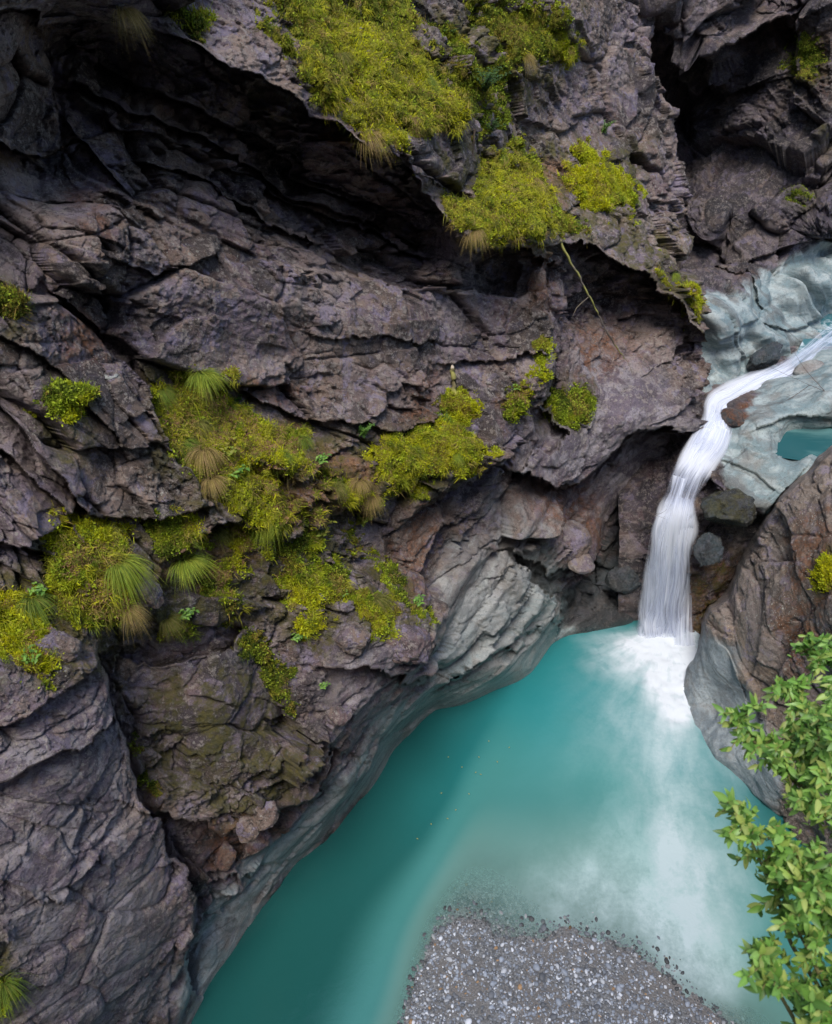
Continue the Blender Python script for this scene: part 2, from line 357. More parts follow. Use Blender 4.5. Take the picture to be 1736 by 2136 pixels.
# lips and ledges: polyline, amount/reach on the + side (below / left of a downward line), amount/reach on the - side
STEPS = [
    ([(-60, 30), (80, 45), (200, 40), (290, 55), (390, 75), (500, 130), (640, 190), (760, 295), (860, 350)], -.34, 70, .17, 60),
    ([(860, 350), (900, 430), (920, 500), (980, 527), (1060, 517), (1125, 540)], -.30, 60, .20, 50),
    ([(1130, 560), (1142, 620), (1152, 760), (1140, 850)], .14, 60, -.30, 60),
    ([(1140, 510), (1240, 515), (1330, 560), (1390, 610), (1462, 690)], -.32, 60, .15, 50),
    ([(150, 330), (230, 392), (340, 440), (430, 500), (480, 550), (620, 556), (840, 590), (1050, 612)], .12, 50, -.26, 60),
    ([(450, 790), (560, 830), (640, 872), (830, 892), (930, 862)], -.08, 40, .10, 40),
    ([(0, 830), (100, 960), (200, 1083)], -.30, 38, .15, 50),
    ([(0, 940), (90, 1030), (182, 1135)], -.20, 30, .10, 40),
    ([(0, 1130), (110, 1168), (150, 1210)], -.20, 40, .08, 40),
    ([(200, 1085), (300, 1092), (420, 1060)], -.16, 30, .10, 40),
    ([(-20, 690), (120, 760), (170, 830), (230, 920)], -.12, 25, .06, 40),
    ([(130, 610), (220, 690), (300, 760), (330, 800)], -.16, 30, .06, 40),
    ([(230, 1370), (250, 1500), (300, 1680), (380, 1800), (400, 1900), (412, 2100)], .10, 60, -.50, 55),
    ([(0, 1630), (80, 1592), (130, 1568), (200, 1560), (240, 1500)], -.14, 30, .12, 50),
    ([(0, 1525), (60, 1480), (150, 1440), (230, 1390)], -.12, 30, .08, 50),
    ([(0, 1840), (70, 1870), (120, 1880), (200, 1790)], -.06, 30, .06, 40),
    ([(330, 1700), (420, 1722), (470, 1745), (560, 1725), (660, 1640), (682, 1560)], -.30, 50, .15, 50),
    ([(260, 1385), (330, 1400), (450, 1372), (520, 1330)], .08, 40, -.22, 30),
    ([(500, 1315), (560, 1400), (620, 1500), (650, 1600)], -.20, 22, -.20, 22),
    ([(690, 1395), (800, 1402), (860, 1418), (917, 1388)], -.22, 40, .15, 40),
    ([(1080, 985), (1150, 1012), (1230, 1000), (1280, 930), (1310, 896), (1400, 886), (1442, 912)], -.40, 60, .14, 50),
    ([(1080, 1170), (1172, 1262), (1165, 1330)], .15, 50, -.45, 60),
    ([(1085, 1162), (1150, 1188), (1246, 1182)], -.32, 30, .12, 40),
    ([(150, 90), (300, 170), (500, 262), (700, 402), (870, 470)], -.18, 28, .12, 40),
    ([(250, 250), (450, 332), (650, 440), (850, 532)], -.18, 28, .12, 40),
    ([(140, 170), (300, 232), (470, 305), (660, 430), (860, 505)], -.20, 18, .16, 26),
    ([(330, 190), (470, 240), (620, 320), (760, 420)], -.16, 16, .13, 22),
    ([(300, 330), (420, 375), (540, 450), (660, 505)], -.16, 16, .13, 24),
    ([(420, 120), (520, 190), (640, 260), (760, 350), (860, 420)], -.14, 16, .13, 22),
    ([(150, 260), (210, 330), (260, 380)], -.18, 18, .13, 24),
    ([(240, 545), (320, 577), (400, 552), (447, 530)], -.10, 25, .08, 40),
    ([(0, 300), (80, 332), (135, 310)], -.35, 40, .25, 40),
    ([(80, 110), (130, 230), (135, 310)], .15, 30, -.35, 40),
    ([(920, 1440), (1000, 1385), (1100, 1335), (1152, 1290)], -.10, 30, .03, 30),
    ([(940, 1010), (935, 1100), (880, 1250), (905, 1340)], .10, 30, -.10, 30),
    ([(640, 690), (760, 712), (900, 705)], -.05, 16, .04, 25),
    ([(930, 755), (1040, 745), (1130, 735)], -.07, 16, .05, 25),
    ([(860, 1000), (930, 1030), (1010, 960)], -.10, 40, .10, 40),
    ([(420, 1840), (520, 1830), (620, 1790)], -.12, 20, .06, 40),
    ([(1130, 850), (1180, 905), (1120, 960), (1090, 990)], -.12, 30, .08, 40),
]
SIL = [(1420, -700), (1400, 0), (1390, 100), (1397, 200), (1420, 350), (1450, 480), (1456, 560), (1470, 640), (1476, 720), (1481, 800),
       (1476, 888), (1442, 912), (1425, 960), (1400, 1020), (1372, 1110), (1350, 1200), (1345, 1400)]

def calm(dd, T, lo_s=3.0, hi_s=7.0):
    """walls that run along the line of sight are sampled coarsely: keep only broad relief there"""
    gu, gv = np.gradient(T, us_sp(T, 1), axis=1), np.gradient(T, us_sp(T, 0), axis=0)
    st = boxblur(np.hypot(gu, gv) / (T / F), 3)
    lo = boxblur(boxblur(dd, 5), 5)
    k = sstep(lo_s, hi_s, st)
    return lo * (k * .9 + 0) + dd * (1 - k) + lo * 0
_SP = {}
def us_sp(T, ax): return _SP[T.shape][ax]

# region masks in picture space (evaluated on the base surface)
def soft(u, v, pts, width, wob):
    return sstep(-width, width, poly_mask(u, v, pts) + wob)
PALE_POLYS = [[(880, 1280), (930, 1180), (1000, 1060), (1080, 1000), (1110, 1060), (1150, 1130), (1180, 1200), (1175, 1330), (1150, 1400), (1100, 1480), (900, 1540), (890, 1400)],
              [(820, 1440), (900, 1400), (1000, 1500), (700, 1720), (500, 1960), (420, 2200), (395, 2140), (410, 1900), (520, 1800), (680, 1640), (740, 1560)]]
GREY_POLYS = [[(680, 1420), (740, 1280), (800, 1280), (860, 1420), (800, 1600), (720, 1720), (640, 1700), (690, 1560)],
              [(0, 1560), (230, 1420), (320, 1800), (400, 2136), (0, 2136)],
              [(960, 1060), (1080, 1000), (1150, 760), (1300, 700), (1440, 880), (1280, 1100), (1100, 1000)]]
RUST_POLYS = [[(820, 1180), (850, 1040), (930, 1030), (930, 1120), (880, 1240), (850, 1260)], [(1085, 520), (1150, 530), (1150, 640), (1090, 640)],
              [(1200, 680), (1330, 690), (1320, 780), (1180, 800)], [(150, 400), (220, 430), (210, 500), (150, 470)], [(120, 640), (230, 660), (230, 760), (130, 740)],
              [(470, 770), (640, 800), (600, 860), (470, 830)], [(810, 780), (920, 770), (910, 880), (820, 870)], [(560, 650), (640, 680), (600, 740)],
              [(420, 1720), (600, 1690), (580, 1800), (430, 1820)], [(1050, 1020), (1240, 1000), (1260, 1140), (1120, 1100)]]
LITTER_POLYS = [[(340, 850), (470, 820), (560, 890), (690, 930), (780, 980), (800, 1060), (640, 1110), (520, 1110), (430, 1010), (360, 950)], [(120, 1140), (260, 1120), (290, 1300), (160, 1300)], [(0, 1250), (130, 1290), (130, 1380), (0, 1330)], [(380, 1170), (560, 1110), (600, 1190), (450, 1240)], [(330, 850), (400, 810), (480, 860), (500, 910), (400, 895)], [(560, 870), (660, 880), (650, 930), (570, 920)],
                [(380, 1160), (440, 1090), (520, 1090), (520, 1130), (430, 1180)], [(520, 1060), (600, 1040), (660, 1080), (600, 1110)],
                [(1130, 330), (1190, 340), (1200, 420), (1150, 400)], [(720, 1000), (800, 980), (780, 1040)], [(20, 1250), (80, 1250), (60, 1310)],
                [(1040, 840), (1090, 800), (1110, 830), (1060, 870)], [(330, 1190), (370, 1160), (380, 1240), (340, 1250)], [(660, 300), (700, 250), (760, 310)]]
STAIN_POLYS = [[(300, 760), (480, 780), (660, 890), (800, 900), (1000, 860), (1010, 1000), (760, 1100), (880, 1300), (640, 1380), (480, 1180), (320, 980)], [(0, 1200), (120, 1100), (300, 1090), (480, 1180), (440, 1330), (140, 1440), (0, 1420)],
               [(900, 300), (1000, 280), (1350, 300), (1340, 500), (920, 520)],
               [(320, 1400), (520, 1380), (680, 1560), (640, 1680), (480, 1740), (330, 1680), (290, 1500)], [(500, 1310), (600, 1400), (620, 1520), (540, 1440)],
               [(250, 1380), (310, 1500), (340, 1660), (290, 1620)], [(450, 1180), (600, 1180), (560, 1300), (480, 1300)], [(60, 780), (180, 800), (180, 960), (120, 960)],
               [(0, 560), (50, 600), (40, 700), (0, 700)], [(0, 1960), (60, 1980), (50, 2136), (0, 2136)], [(1130, 790), (1230, 790), (1230, 900), (1140, 890)],
               [(860, 20), (1200, 0), (1200, 140), (1060, 260), (900, 260)], [(560, 180), (640, 200), (620, 250), (560, 240)], [(380, 0), (470, 60), (440, 90), (340, 60)],
               [(1220, 440), (1440, 480), (1470, 700), (1380, 620)], [(700, 1100), (860, 1200), (880, 1320), (760, 1250)]]

def frame_from(px0, px1):
    a = at_t(px0[0], px0[1], t_of_D(px0[0], px0[1], 0.0)); b = at_t(px1[0], px1[1], t_of_D(px1[0], px1[1], 0.0))
    d = b - a; d /= np.linalg.norm(d)
    e = np.cross(NP, d); e /= np.linalg.norm(e)
    return np.stack([d, e * 0.94 + NP * 0.34, NP * 0.94 - e * 0.34], 0)
FR_A = frame_from((200, 200), (800, 470))     # strata of the upper and left part
FR_B = frame_from((0, 800), (220, 1075))      # steep slabs at the far left
FR_D = frame_from((1250, 50), (1440, 450))     # steep joints of the upper right
FR_C = frame_from((900, 1400), (1150, 1040))  # foliation of the water-worn part

def rock_disp(P, fr, seed, big=1.0, thick=1.0, rough=None):
    Q = P @ fr.T
    w = np.stack([fbm(P * 1.0 + 5, 3, seed + 1), fbm(P * 1.0 + 15, 3, seed + 2), fbm(P * 1.0 + 25, 3, seed + 3)], -1)
    Q = Q + 0.13 * w + 0.012 * np.stack([vnoise(P * 9 + 5, seed + 31), vnoise(P * 9 + 15, seed + 32), vnoise(P * 9 + 25, seed + 33)], -1)
    r = sstep(-0.18, 0.26, fbm(P * 0.8 + 60, 4, seed + 7)); r2 = sstep(-0.2, 0.25, fbm(P * 1.5 + 90, 3, seed + 8))
    if rough is not None: r = np.maximum(r, rough)
    f0, e0, b0 = facet(Q / np.array([1.6, 0.72 * thick, 1.4]), seed + 10, tilt=0.9)
    f1, e1, b1 = facet(Q / np.array([0.78, 0.40 * thick, 0.70]) + 2, seed + 11, tilt=1.0)
    f2, e2, b2 = facet(Q / np.array([0.34, 0.19 * thick, 0.31]) + 3, seed + 12, tilt=1.2)
    f3, e3, b3 = facet(Q / np.array([0.15, 0.09 * thick, 0.14]) + 7, seed + 13, tilt=1.2)
    f4, e4, b4 = facet(Q / np.array([0.062, 0.042, 0.06]) + 9, seed + 14, tilt=1.2)
    d = big * (0.17 * f0 + 0.105 * f1 * (0.45 + 0.8 * r)) + 0.066 * f2 * (0.15 + 1.1 * r) + 0.032 * f3 * (0.15 + 1.1 * r * r2 + 0.2 * r2) + 0.014 * f4 * (0.3 + 0.9 * r2)
    d -= 0.12 * np.exp(-e0 / 0.018) * (b1 > .2) + 0.075 * np.exp(-e1 / 0.026) * (b0 > .3) * (0.3 + 0.8 * r)
    d -= 0.05 * np.exp(-e2 / 0.03) * (b1 > .55) * (0.15 + r) + 0.018 * np.exp(-e3 / 0.06) * (.1 + r)
    d += 0.03 * fbm(P * 1.9 + 3, 3, seed + 4) + 0.009 * fbm(P * 7.0, 5, seed + 5, 0.65)
    return d, np.clip(.5 + (b1 - .5) * .85 + (b2 - .5) * .5, 0, 1)

print('cliff...')
us = axis(-700, -40, 1500, 1640, 2.3, 20); vs = axis(-700, -40, 2160, 2320, 2.3, 20)
U, Vv = np.meshgrid(us, vs); nu, nv = len(us), len(vs)
# macro form is smooth: evaluate it on a lattice and interpolate
def coarse_eval(fn, us, vs, step=6):
    cu = np.arange(us[0], us[-1] + step, step); cv = np.arange(vs[0], vs[-1] + step, step)
    A = fn(*np.meshgrid(cu, cv))
    iu = np.clip(((us - cu[0]) / step).astype(int), 0, len(cu) - 2); fu = (us - cu[iu]) / step
    iv = np.clip(((vs - cv[0]) / step).astype(int), 0, len(cv) - 2); fv = ((vs - cv[iv]) / step)[:, None]
    a = A[iv][:, iu] * (1 - fu) + A[iv][:, iu + 1] * fu; b = A[iv + 1][:, iu] * (1 - fu) + A[iv + 1][:, iu + 1] * fu
    return a * (1 - fv) + b * fv
D = coarse_eval(D_TPS, us, vs)
D0 = D.copy()
base_P = at_t(U, Vv, t_of_D(U, Vv, D)).reshape(-1, 3)
wob1 = fbm(base_P * 2.2, 4, 301).reshape(U.shape); wob2 = fbm(base_P * 2.2 + 40, 4, 302).reshape(U.shape)
Uw, Vw = U + 14 * wob1, Vv + 14 * wob2
wl_d, wl_s, _ = poly_sd(U, Vv, [(300, 2300)] + WATERLINE + [(1420, 1290)])
wl = np.where(wl_s < 0, wl_d, -wl_d)       # + above the water
sfade = sstep(0, 60, wl)
D += 0.03 * sstep(4, 100, wl) * sstep(330, 120, wl) * sstep(1120, 960, U)
Us, Vs_ = U + 22 * wob1 + 12 * fbm(base_P * 7, 3, 303).reshape(U.shape), Vv + 22 * wob2 + 12 * fbm(base_P * 7, 3, 304).reshape(U.shape)
for (pl, ap, lp, an, ln) in STEPS:
    x0 = min(p[0] for p in pl) - 330; x1 = max(p[0] for p in pl) + 330
    y0 = min(p[1] for p in pl) - 330; y1 = max(p[1] for p in pl) + 330
    iu = np.where((us > x0) & (us < x1))[0]; iv = np.where((vs > y0) & (vs < y1))[0]
    sl = (slice(iv[0], iv[-1] + 1), slice(iu[0], iu[-1] + 1))
    d, s, e = poly_sd(Us[sl], Vs_[sl], pl)
    D[sl] += e * sfade[sl] * np.where(s > 0, ap * np.exp(-d / lp), an * np.exp(-d / ln)) * sstep(330, 200, d)
base_P = at_t(U, Vv, t_of_D(U, Vv, D)).reshape(-1, 3)
ff = lambda polys, w, k: np.max([soft(Uw, Vw, p, w, k * wob1) for p in polys], 0)
m_pale = np.maximum(soft(Uw, Vw, PALE_POLYS[0], 70, 60 * wob1), .85 * soft(Uw, Vw, PALE_POLYS[1], 70, 60 * wob1)); m_grey = ff(GREY_POLYS, 50, 30); m_rust = ff(RUST_POLYS, 34, 25)
m_low = sstep(230, 60, wl + 40 * wob2); m_pale = m_pale * (.62 + .38 * m_low)
m_lit = ff(LITTER_POLYS, 14, 20); m_stain = ff(STAIN_POLYS, 30, 30)
ruf = 1 - (0.40 + .22 * m_low) * m_pale - 0.5 * m_grey * (1 - m_pale)
face_poly = [(440, 560), (840, 610), (1110, 640), (1130, 730), (930, 760), (640, 770), (450, 760)]
ruf *= 1 - 0.45 * soft(Uw, Vw, face_poly, 30, 20 * wob2)
ruf *= 1 - 0.45 * soft(Uw, Vw, [(-200, 1640), (90, 1590), (250, 1500), (320, 1720), (410, 1950), (420, 2300), (-200, 2300)], 30, 20 * wob2)
noise_P = at_t(U, Vv, t_of_D(U, Vv, boxblur(boxblur(D0 * .45 + D * .55, 16), 16))).reshape(-1, 3)
rough_poly = [(150, 60), (420, 100), (640, 220), (860, 360), (930, 520), (700, 560), (440, 480), (230, 380), (130, 300)]
m_rough = soft(Uw, Vw, rough_poly, 40, 0) * .95
dA, bA = rock_disp(noise_P, FR_A, 100, 1.0, 1.25, m_rough.ravel()); dC, bC = rock_disp(noise_P, FR_C, 300, 1.0, 1.1)
dB, bB = rock_disp(noise_P, FR_B, 200)
dD, bD = rock_disp(noise_P, FR_D, 400, 1.0, 1.5)
wD = soft(Uw, Vw, [(1120, -900), (1125, 120), (1220, 290), (1340, 480), (1400, 560), (1700, 640), (1700, -900)], 14, 0).ravel()
wC = soft(Uw, Vw, [(680, 1480), (860, 1020), (1150, 900), (1180, 560), (1500, 600), (1500, 1500), (600, 2136), (420, 2136)], 12, 0).ravel()
wB = soft(Uw, Vw, [(-700, 560), (120, 620), (300, 800), (420, 1080), (250, 1400), (-700, 1300)], 12, 0).ravel()
dd = dA * (1 - wB) + dB * wB; dd = dd * (1 - wC) + dC * wC
dd = dd * (1 - wD) + dD * wD; blk = bA * (1 - wB) + bB * wB; blk = blk * (1 - wD) + bD * wD; blk = blk * (1 - wC) + bC * wC
strat = (noise_P @ FR_A.T)[:, 1] * (1 - wC) + (noise_P @ FR_C.T)[:, 1] * wC
scoop = fbm((noise_P @ FR_C.T) / np.array([1.5, 0.55, 1.2]), 2, 77)
scoop = np.sqrt(scoop ** 2 + .004) * 0.5 - 0.10 + 0.03 * fbm((noise_P @ FR_C.T) / np.array([.5, 0.12, .4]), 3, 78)
near_w = sstep(0, 90, wl).ravel() * 0.85 + 0.15
dd = (dd * ruf.ravel() + scoop * m_pale.ravel()) * near_w
sd_d, sd_s, _ = poly_sd(U + 9 * wob1 + 5 * wob2, Vv + 9 * wob2, SIL)
_SP[U.shape] = (vs, us)
Tc = t_of_D(U, Vv, D)
beyond = np.where(sd_s < 0, sd_d, 0.0)
curl = np.where(beyond > 0, beyond / 12.0 + 0.05, 0) + 0.10 * np.exp(-sd_d / 7.0) * (beyond <= 0)
base_P = base_P - NP * (np.minimum(curl, 3.5).ravel()[:, None])
Tc = project(base_P)[2].reshape(U.shape)
dd = calm(dd.reshape(U.shape), Tc).ravel()
CL = base_P + NP * dd[:, None]
CLG = CL.reshape(nv, nu, 3)
CLN = grid_normals(CLG)
keep = ((CL[:, 2] > -1.2) & (beyond.ravel() < 60) & ((wl > -260) | (U < 300)).ravel())
Q = grid_faces(nu, nv, keep)
wet = sstep(60, 0, wl) * 0.9
Vc, Qc, At = compact(CL, Q, dict(pale=m_pale.ravel(), rust=m_rust.ravel(), litter=m_lit.ravel(), moss=m_stain.ravel(), wet=wet.ravel(), block=blk, strat=strat, low=sstep(230, 60, wl + 40 * wob2).ravel(), grey=(m_grey * (1 - .5 * m_stain)).ravel()))
cu_, cv_, _ = project(Vc[Qc].mean(1))
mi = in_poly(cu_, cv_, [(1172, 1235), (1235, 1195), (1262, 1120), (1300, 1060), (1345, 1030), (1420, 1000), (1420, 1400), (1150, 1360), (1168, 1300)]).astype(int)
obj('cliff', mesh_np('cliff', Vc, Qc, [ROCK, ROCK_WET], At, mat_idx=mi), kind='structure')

def cliff_idx(u, v):
    return int(np.clip(np.searchsorted(vs, v), 0, nv - 1)), int(np.clip(np.searchsorted(us, u), 0, nu - 1))
def cliff_at(u, v, off=0.0):
    j, i = cliff_idx(u, v); return CLG[j, i] + off * CLN[j, i], CLN[j, i]

# ------------------------------------------------------------------ the other rock bodies (control points as picture position + height or depth)
def rock_layer(name, us, vs, ctrl, sil, noise_amp, mat, polys, seed, fr=None, steps=(), big=1.0, thick=1.0, kind='structure', keepf=None, dirv=None, smooth_poly=None):
    U, V = np.meshgrid(us, vs); p, val = [], []
    for (a, b, m, x) in ctrl:
        p.append((a, b)); val.append(float(x if m == 't' else t_of_z(a, b, x)))
    T = coarse_eval(TPS(p, val, 1e-5), us, vs)
    P = at_t(U, V, T).reshape(-1, 3)
    w1 = fbm(P * 2.0, 4, seed + 61).reshape(U.shape); w2 = fbm(P * 2.0 + 31, 4, seed + 62).reshape(U.shape)
    Uw, Vw = U + 12 * w1, V + 12 * w2
    for (pl, ap, lp, an, ln) in steps:
        d, s, e = poly_sd(Uw, Vw, pl)
        T -= e * np.where(s > 0, ap * np.exp(-d / lp), an * np.exp(-d / ln))
    NPt = at_t(U, V, boxblur(T, 8)).reshape(-1, 3)
    bey = np.zeros(U.shape)
    if sil:
        d, s, _ = poly_sd(U + 14 * w1 + 8 * w2, V + 14 * w2, sil); bey = np.where(s * sil_sign(sil) > 0, d, 0.0)
        T = T + np.minimum(np.where(bey > 0, bey / 12 + 0.05, 0) + 0.10 * np.exp(-d / 7.0) * (bey <= 0), 4.0)
    G = at_t(U, V, T)
    N = grid_normals(at_t(U, V, coarse_eval(TPS(p, val, 1e-5), us, vs)))
    P = G.reshape(-1, 3)
    m = {k: (np.max([soft(Uw, Vw, q, w, 22 * w1) for q in pl], 0) if pl else np.zeros(U.shape)) for k, (pl, w) in polys.items()}
    for k in ('pale', 'rust', 'litter', 'moss', 'wet'): m.setdefault(k, np.zeros(U.shape))
    f = FR_A if fr is None else fr
    dd, blk = rock_disp(NPt, f, seed, big, thick)
    sc = np.sqrt(fbm((NPt @ f.T) / np.array([1.3, 0.5, 0.9]), 3, seed + 9) ** 2 + .003) * 0.5 - 0.09
    ru = 1 - 0.85 * m['pale']
    dd = (dd * ru.ravel() + sc * m['pale'].ravel()) * noise_amp
    _SP[U.shape] = (vs, us); dd = calm(dd.reshape(U.shape), T, 3.5, 8.0).ravel()
    nn = np.broadcast_to(dirv, P.shape) if dirv is not None else N.reshape(-1, 3)
    X = P + nn * dd[:, None]
    kp = (bey < 60).ravel() & (X[:, 2] > -1.3)
    if keepf is not None: kp &= keepf(U, V, X).ravel()
    Q = grid_faces(len(us), len(vs), kp)
    a = {k: x.ravel() for k, x in m.items()}; a['block'] = blk; a['strat'] = (NPt @ f.T)[:, 1]; a['low'] = np.ones(len(P))
    Vc, Qc, At = compact(X, Q, a)
    o = obj(name, mesh_np(name, Vc, Qc, [mat], At), kind=kind)
    XG = X.reshape(len(vs), len(us), 3)
    return o, (us, vs, XG, grid_normals(XG), U, V)
def sil_sign(sil): return SILSIGN.get(id(sil), 1)
SILSIGN = {}

print('gorge walls...')
BW = [(1250, -600, 't', 13.5), (1250, 0, 't', 13.6), (1380, 0, 't', 12.6), (1480, 0, 't', 13.0), (1480, 90, 't', 13.3), (1400, 130, 't', 14.6), (1440, 250, 't', 15.9), (1430, 400, 't', 15.3),
      (1560, 120, 't', 13.9), (1560, 260, 't', 14.5), (1600, 0, 't', 13.2), (1736, 0, 't', 12.8), (1736, 250, 't', 13.6), (1650, 300, 't', 14.0), (1500, 450, 't', 14.3),
      (1600, 420, 't', 14.0), (1736, 420, 't', 13.8), (1480, 520, 't', 14.6), (1560, 540, 't', 14.3), (1650, 510, 't', 14.3), (1736, 520, 't', 14.6),
      (1480, 640, 'z', 4.15), (1560, 640, 'z', 3.95), (1650, 600, 'z', 3.9), (1736, 590, 'z', 4.0), (1480, 740, 'z', 3.35), (1540, 740, 'z', 3.3), (1620, 700, 'z', 3.3),
      (1690, 680, 'z', 3.2), (1736, 660, 'z', 3.15), (1500, 800, 'z', 3.0), (1800, 640, 'z', 3.2), (2100, 600, 'z', 3.6), (2100, 300, 't', 13.4), (2100, -600, 't', 11.5), (1736, -600, 't', 11.8), (1450, -600, 't', 12),
      (1400, 850, 'z', 2.8), (1600, 850, 'z', 2.6), (1800, 760, 'z', 2.7)]
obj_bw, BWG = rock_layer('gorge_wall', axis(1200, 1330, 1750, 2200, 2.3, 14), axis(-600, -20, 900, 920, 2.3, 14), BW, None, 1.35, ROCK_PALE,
    dict(pale=([[(1440, 640), (1560, 610), (1640, 540), (1736, 500), (2100, 480), (2100, 900), (1440, 900)]], 36),
         rust=([[(1560, 600), (1680, 590), (1640, 650)], [(1640, 60), (1736, 60), (1736, 200)], [(1480, 780), (1560, 760), (1560, 820)]], 40),
         moss=([[(1640, 100), (1720, 40), (1736, 160), (1660, 220)], [(1640, 380), (1700, 380), (1690, 420), (1640, 420)], [(1700, 270), (1736, 280), (1736, 360)]], 25)), 500,
    steps=[([(1385, 60), (1440, 110), (1500, 90), (1560, 70), (1640, 40)], -.8, 90, .5, 50), ([(1410, 380), (1470, 500), (1560, 545), (1650, 505), (1736, 490)], -.1, 40, .12, 60),
           ([(1440, 180), (1520, 190), (1600, 160)], -.2, 40, .1, 40), ([(1480, 560), (1560, 590), (1600, 640)], -.1, 30, .05, 40),
           ([(1490, 700), (1570, 660), (1640, 690), (1736, 640)], -.08, 20, .06, 30)], fr=FR_D, big=1.3, thick=1.7)

SH = [(1380, 1310, 'z', -.15), (1440, 1352, 'z', -.12), (1400, 1080, 'z', 2.0), (1390, 1200, 'z', 1.0), (1450, 950, 'z', 2.8), (1500, 885, 'z', 3.1), (1490, 830, 'z', 3.08), (1560, 808, 'z', 3.1), (1640, 765, 'z', 3.1), (1700, 722, 'z', 3.1), (1736, 700, 'z', 3.1),
      (1500, 1080, 'z', 2.2), (1480, 1200, 'z', 1.15), (1465, 1340, 'z', -.1), (1540, 1130, 'z', 1.7), (1540, 960, 'z', 2.95), (1600, 1000, 'z', 2.9), (1590, 1060, 'z', 2.6), (1490, 975, 'z', 2.85), (1650, 850, 'z', 3.42), (1736, 850, 'z', 3.5),
      (1665, 922, 'z', 2.86), (1736, 910, 'z', 2.86), (1610, 945, 'z', 3.12), (1640, 888, 'z', 3.2), (1700, 882, 'z', 3.22), (1690, 960, 'z', 3.12), (1736, 970, 'z', 3.0), (1700, 790, 'z', 3.42), (1736, 760, 'z', 3.4), (1560, 880, 'z', 3.3), (1600, 900, 'z', 3.3), (1640, 1000, 'z', 2.95),
      (1330, 1200, 'z', 1.0), (1340, 1310, 'z', -.15), (1640, 1130, 'z', 1.6), (1700, 1100, 'z', 2.2), (1560, 1250, 'z', .4), (1640, 1300, 'z', 0), (1460, 770, 'z', 3.0), (1400, 850, 'z', 2.9), (1400, 950, 'z', 2.4), (1900, 650, 'z', 3.2), (1900, 950, 'z', 3.5), (1800, 740, 'z', 3.2)]
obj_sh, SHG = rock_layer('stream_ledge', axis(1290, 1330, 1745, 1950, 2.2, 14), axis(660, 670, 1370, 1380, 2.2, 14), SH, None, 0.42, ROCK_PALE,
    dict(pale=([[(1490, 900), (1560, 880), (1600, 780), (1736, 700), (1950, 640), (1950, 1200), (1640, 1130), (1580, 1060), (1490, 1000)]], 18), moss=([[(1450, 1180), (1540, 1150), (1500, 1350), (1440, 1350)]], 30),
         rust=([[(1540, 830), (1600, 850), (1560, 950), (1520, 940)], [(1440, 1180), (1540, 1160), (1500, 1340), (1430, 1330)]], 24),
         wet=([[(1340, 900), (1520, 930), (1560, 1160), (1480, 1360), (1330, 1360)]], 30)), 600, fr=FR_C,
    steps=[([(1480, 1000), (1530, 1060), (1590, 1075), (1650, 1010)], -.45, 50, .05, 40), ([(1580, 895), (1640, 870), (1736, 868)], -.10, 20, .06, 20), ([(1490, 990), (1560, 930), (1640, 960), (1736, 930)], .06, 25, -.05, 20),
           ([(1500, 960), (1580, 985), (1620, 1020)], -.05, 15, .04, 20)])

RR_SIL = [(2000, 760), (1736, 938), (1690, 985), (1640, 1035), (1590, 1110), (1540, 1190), (1500, 1270), (1455, 1355), (1420, 1432), (1424, 1470)]
SILSIGN[id(RR_SIL)] = 1
RRW = [(1424, 1462), (1440, 1505), (1490, 1582), (1560, 1640), (1612, 1690), (1690, 1790), (1740, 1900), (1790, 2136)]
RR = [(a, b, 'z', 0.0) for a, b in RRW] + [(a - 60, b + 50, 'z', -1.1) for a, b in RRW] + [
      (1736, 950, 't', 10.5), (1640, 1045, 't', 10.75), (1540, 1200, 't', 11.5), (1455, 1365, 't', 12.15), (1500, 1290, 't', 11.8),
      (1700, 1200, 't', 10.0), (1600, 1300, 't', 10.7), (1550, 1400, 't', 11.2), (1550, 1500, 't', 11.3), (1650, 1500, 't', 10.6), (1736, 1400, 't', 9.7), (1736, 1100, 't', 9.9), (1620, 1200, 't', 10.8),
      (1680, 1350, 't', 10.2), (1736, 1600, 't', 9.8), (1640, 1640, 't', 10.4), (1800, 1750, 't', 9.0), (1900, 1400, 't', 7.6), (2000, 1000, 't', 7.8), (2200, 1500, 't', 6.5), (2200, 2100, 't', 6.5), (1900, 2100, 't', 7.6), (1480, 1480, 't', 11.9)]
obj_rr, RRG = rock_layer('right_cliff', axis(1330, 1380, 1760, 2250, 2.3, 14), axis(700, 900, 1780, 2300, 2.3, 14), RR, RR_SIL, 0.42, ROCK_WARM,
    dict(pale=([[(1390, 1420), (1470, 1310), (1540, 1360), (1580, 1470), (1640, 1590), (1620, 1740), (1440, 1640)]], 40),
         rust=([[(1640, 1130), (1736, 1060), (1736, 1160), (1660, 1260), (1630, 1200)], [(1640, 1300), (1736, 1220), (1736, 1380), (1650, 1440)], [(1600, 1320), (1640, 1240), (1650, 1330)]], 24),
         moss=([[(1690, 1230), (1736, 1150), (1736, 1230), (1710, 1250)]], 16), wet=([[(1400, 1420), (1470, 1500), (1600, 1640), (1560, 1700), (1400, 1520)]], 30)), 700, fr=FR_C,
    steps=[([(1736, 1240), (1680, 1300), (1640, 1380), (1590, 1470), (1580, 1560)], -.16, 40, .12, 40), ([(1650, 1130), (1600, 1230), (1580, 1350), (1560, 1440)], -.08, 30, .06, 30),
           ([(1480, 1290), (1540, 1400), (1570, 1520)], .03, 30, -.08, 30)])

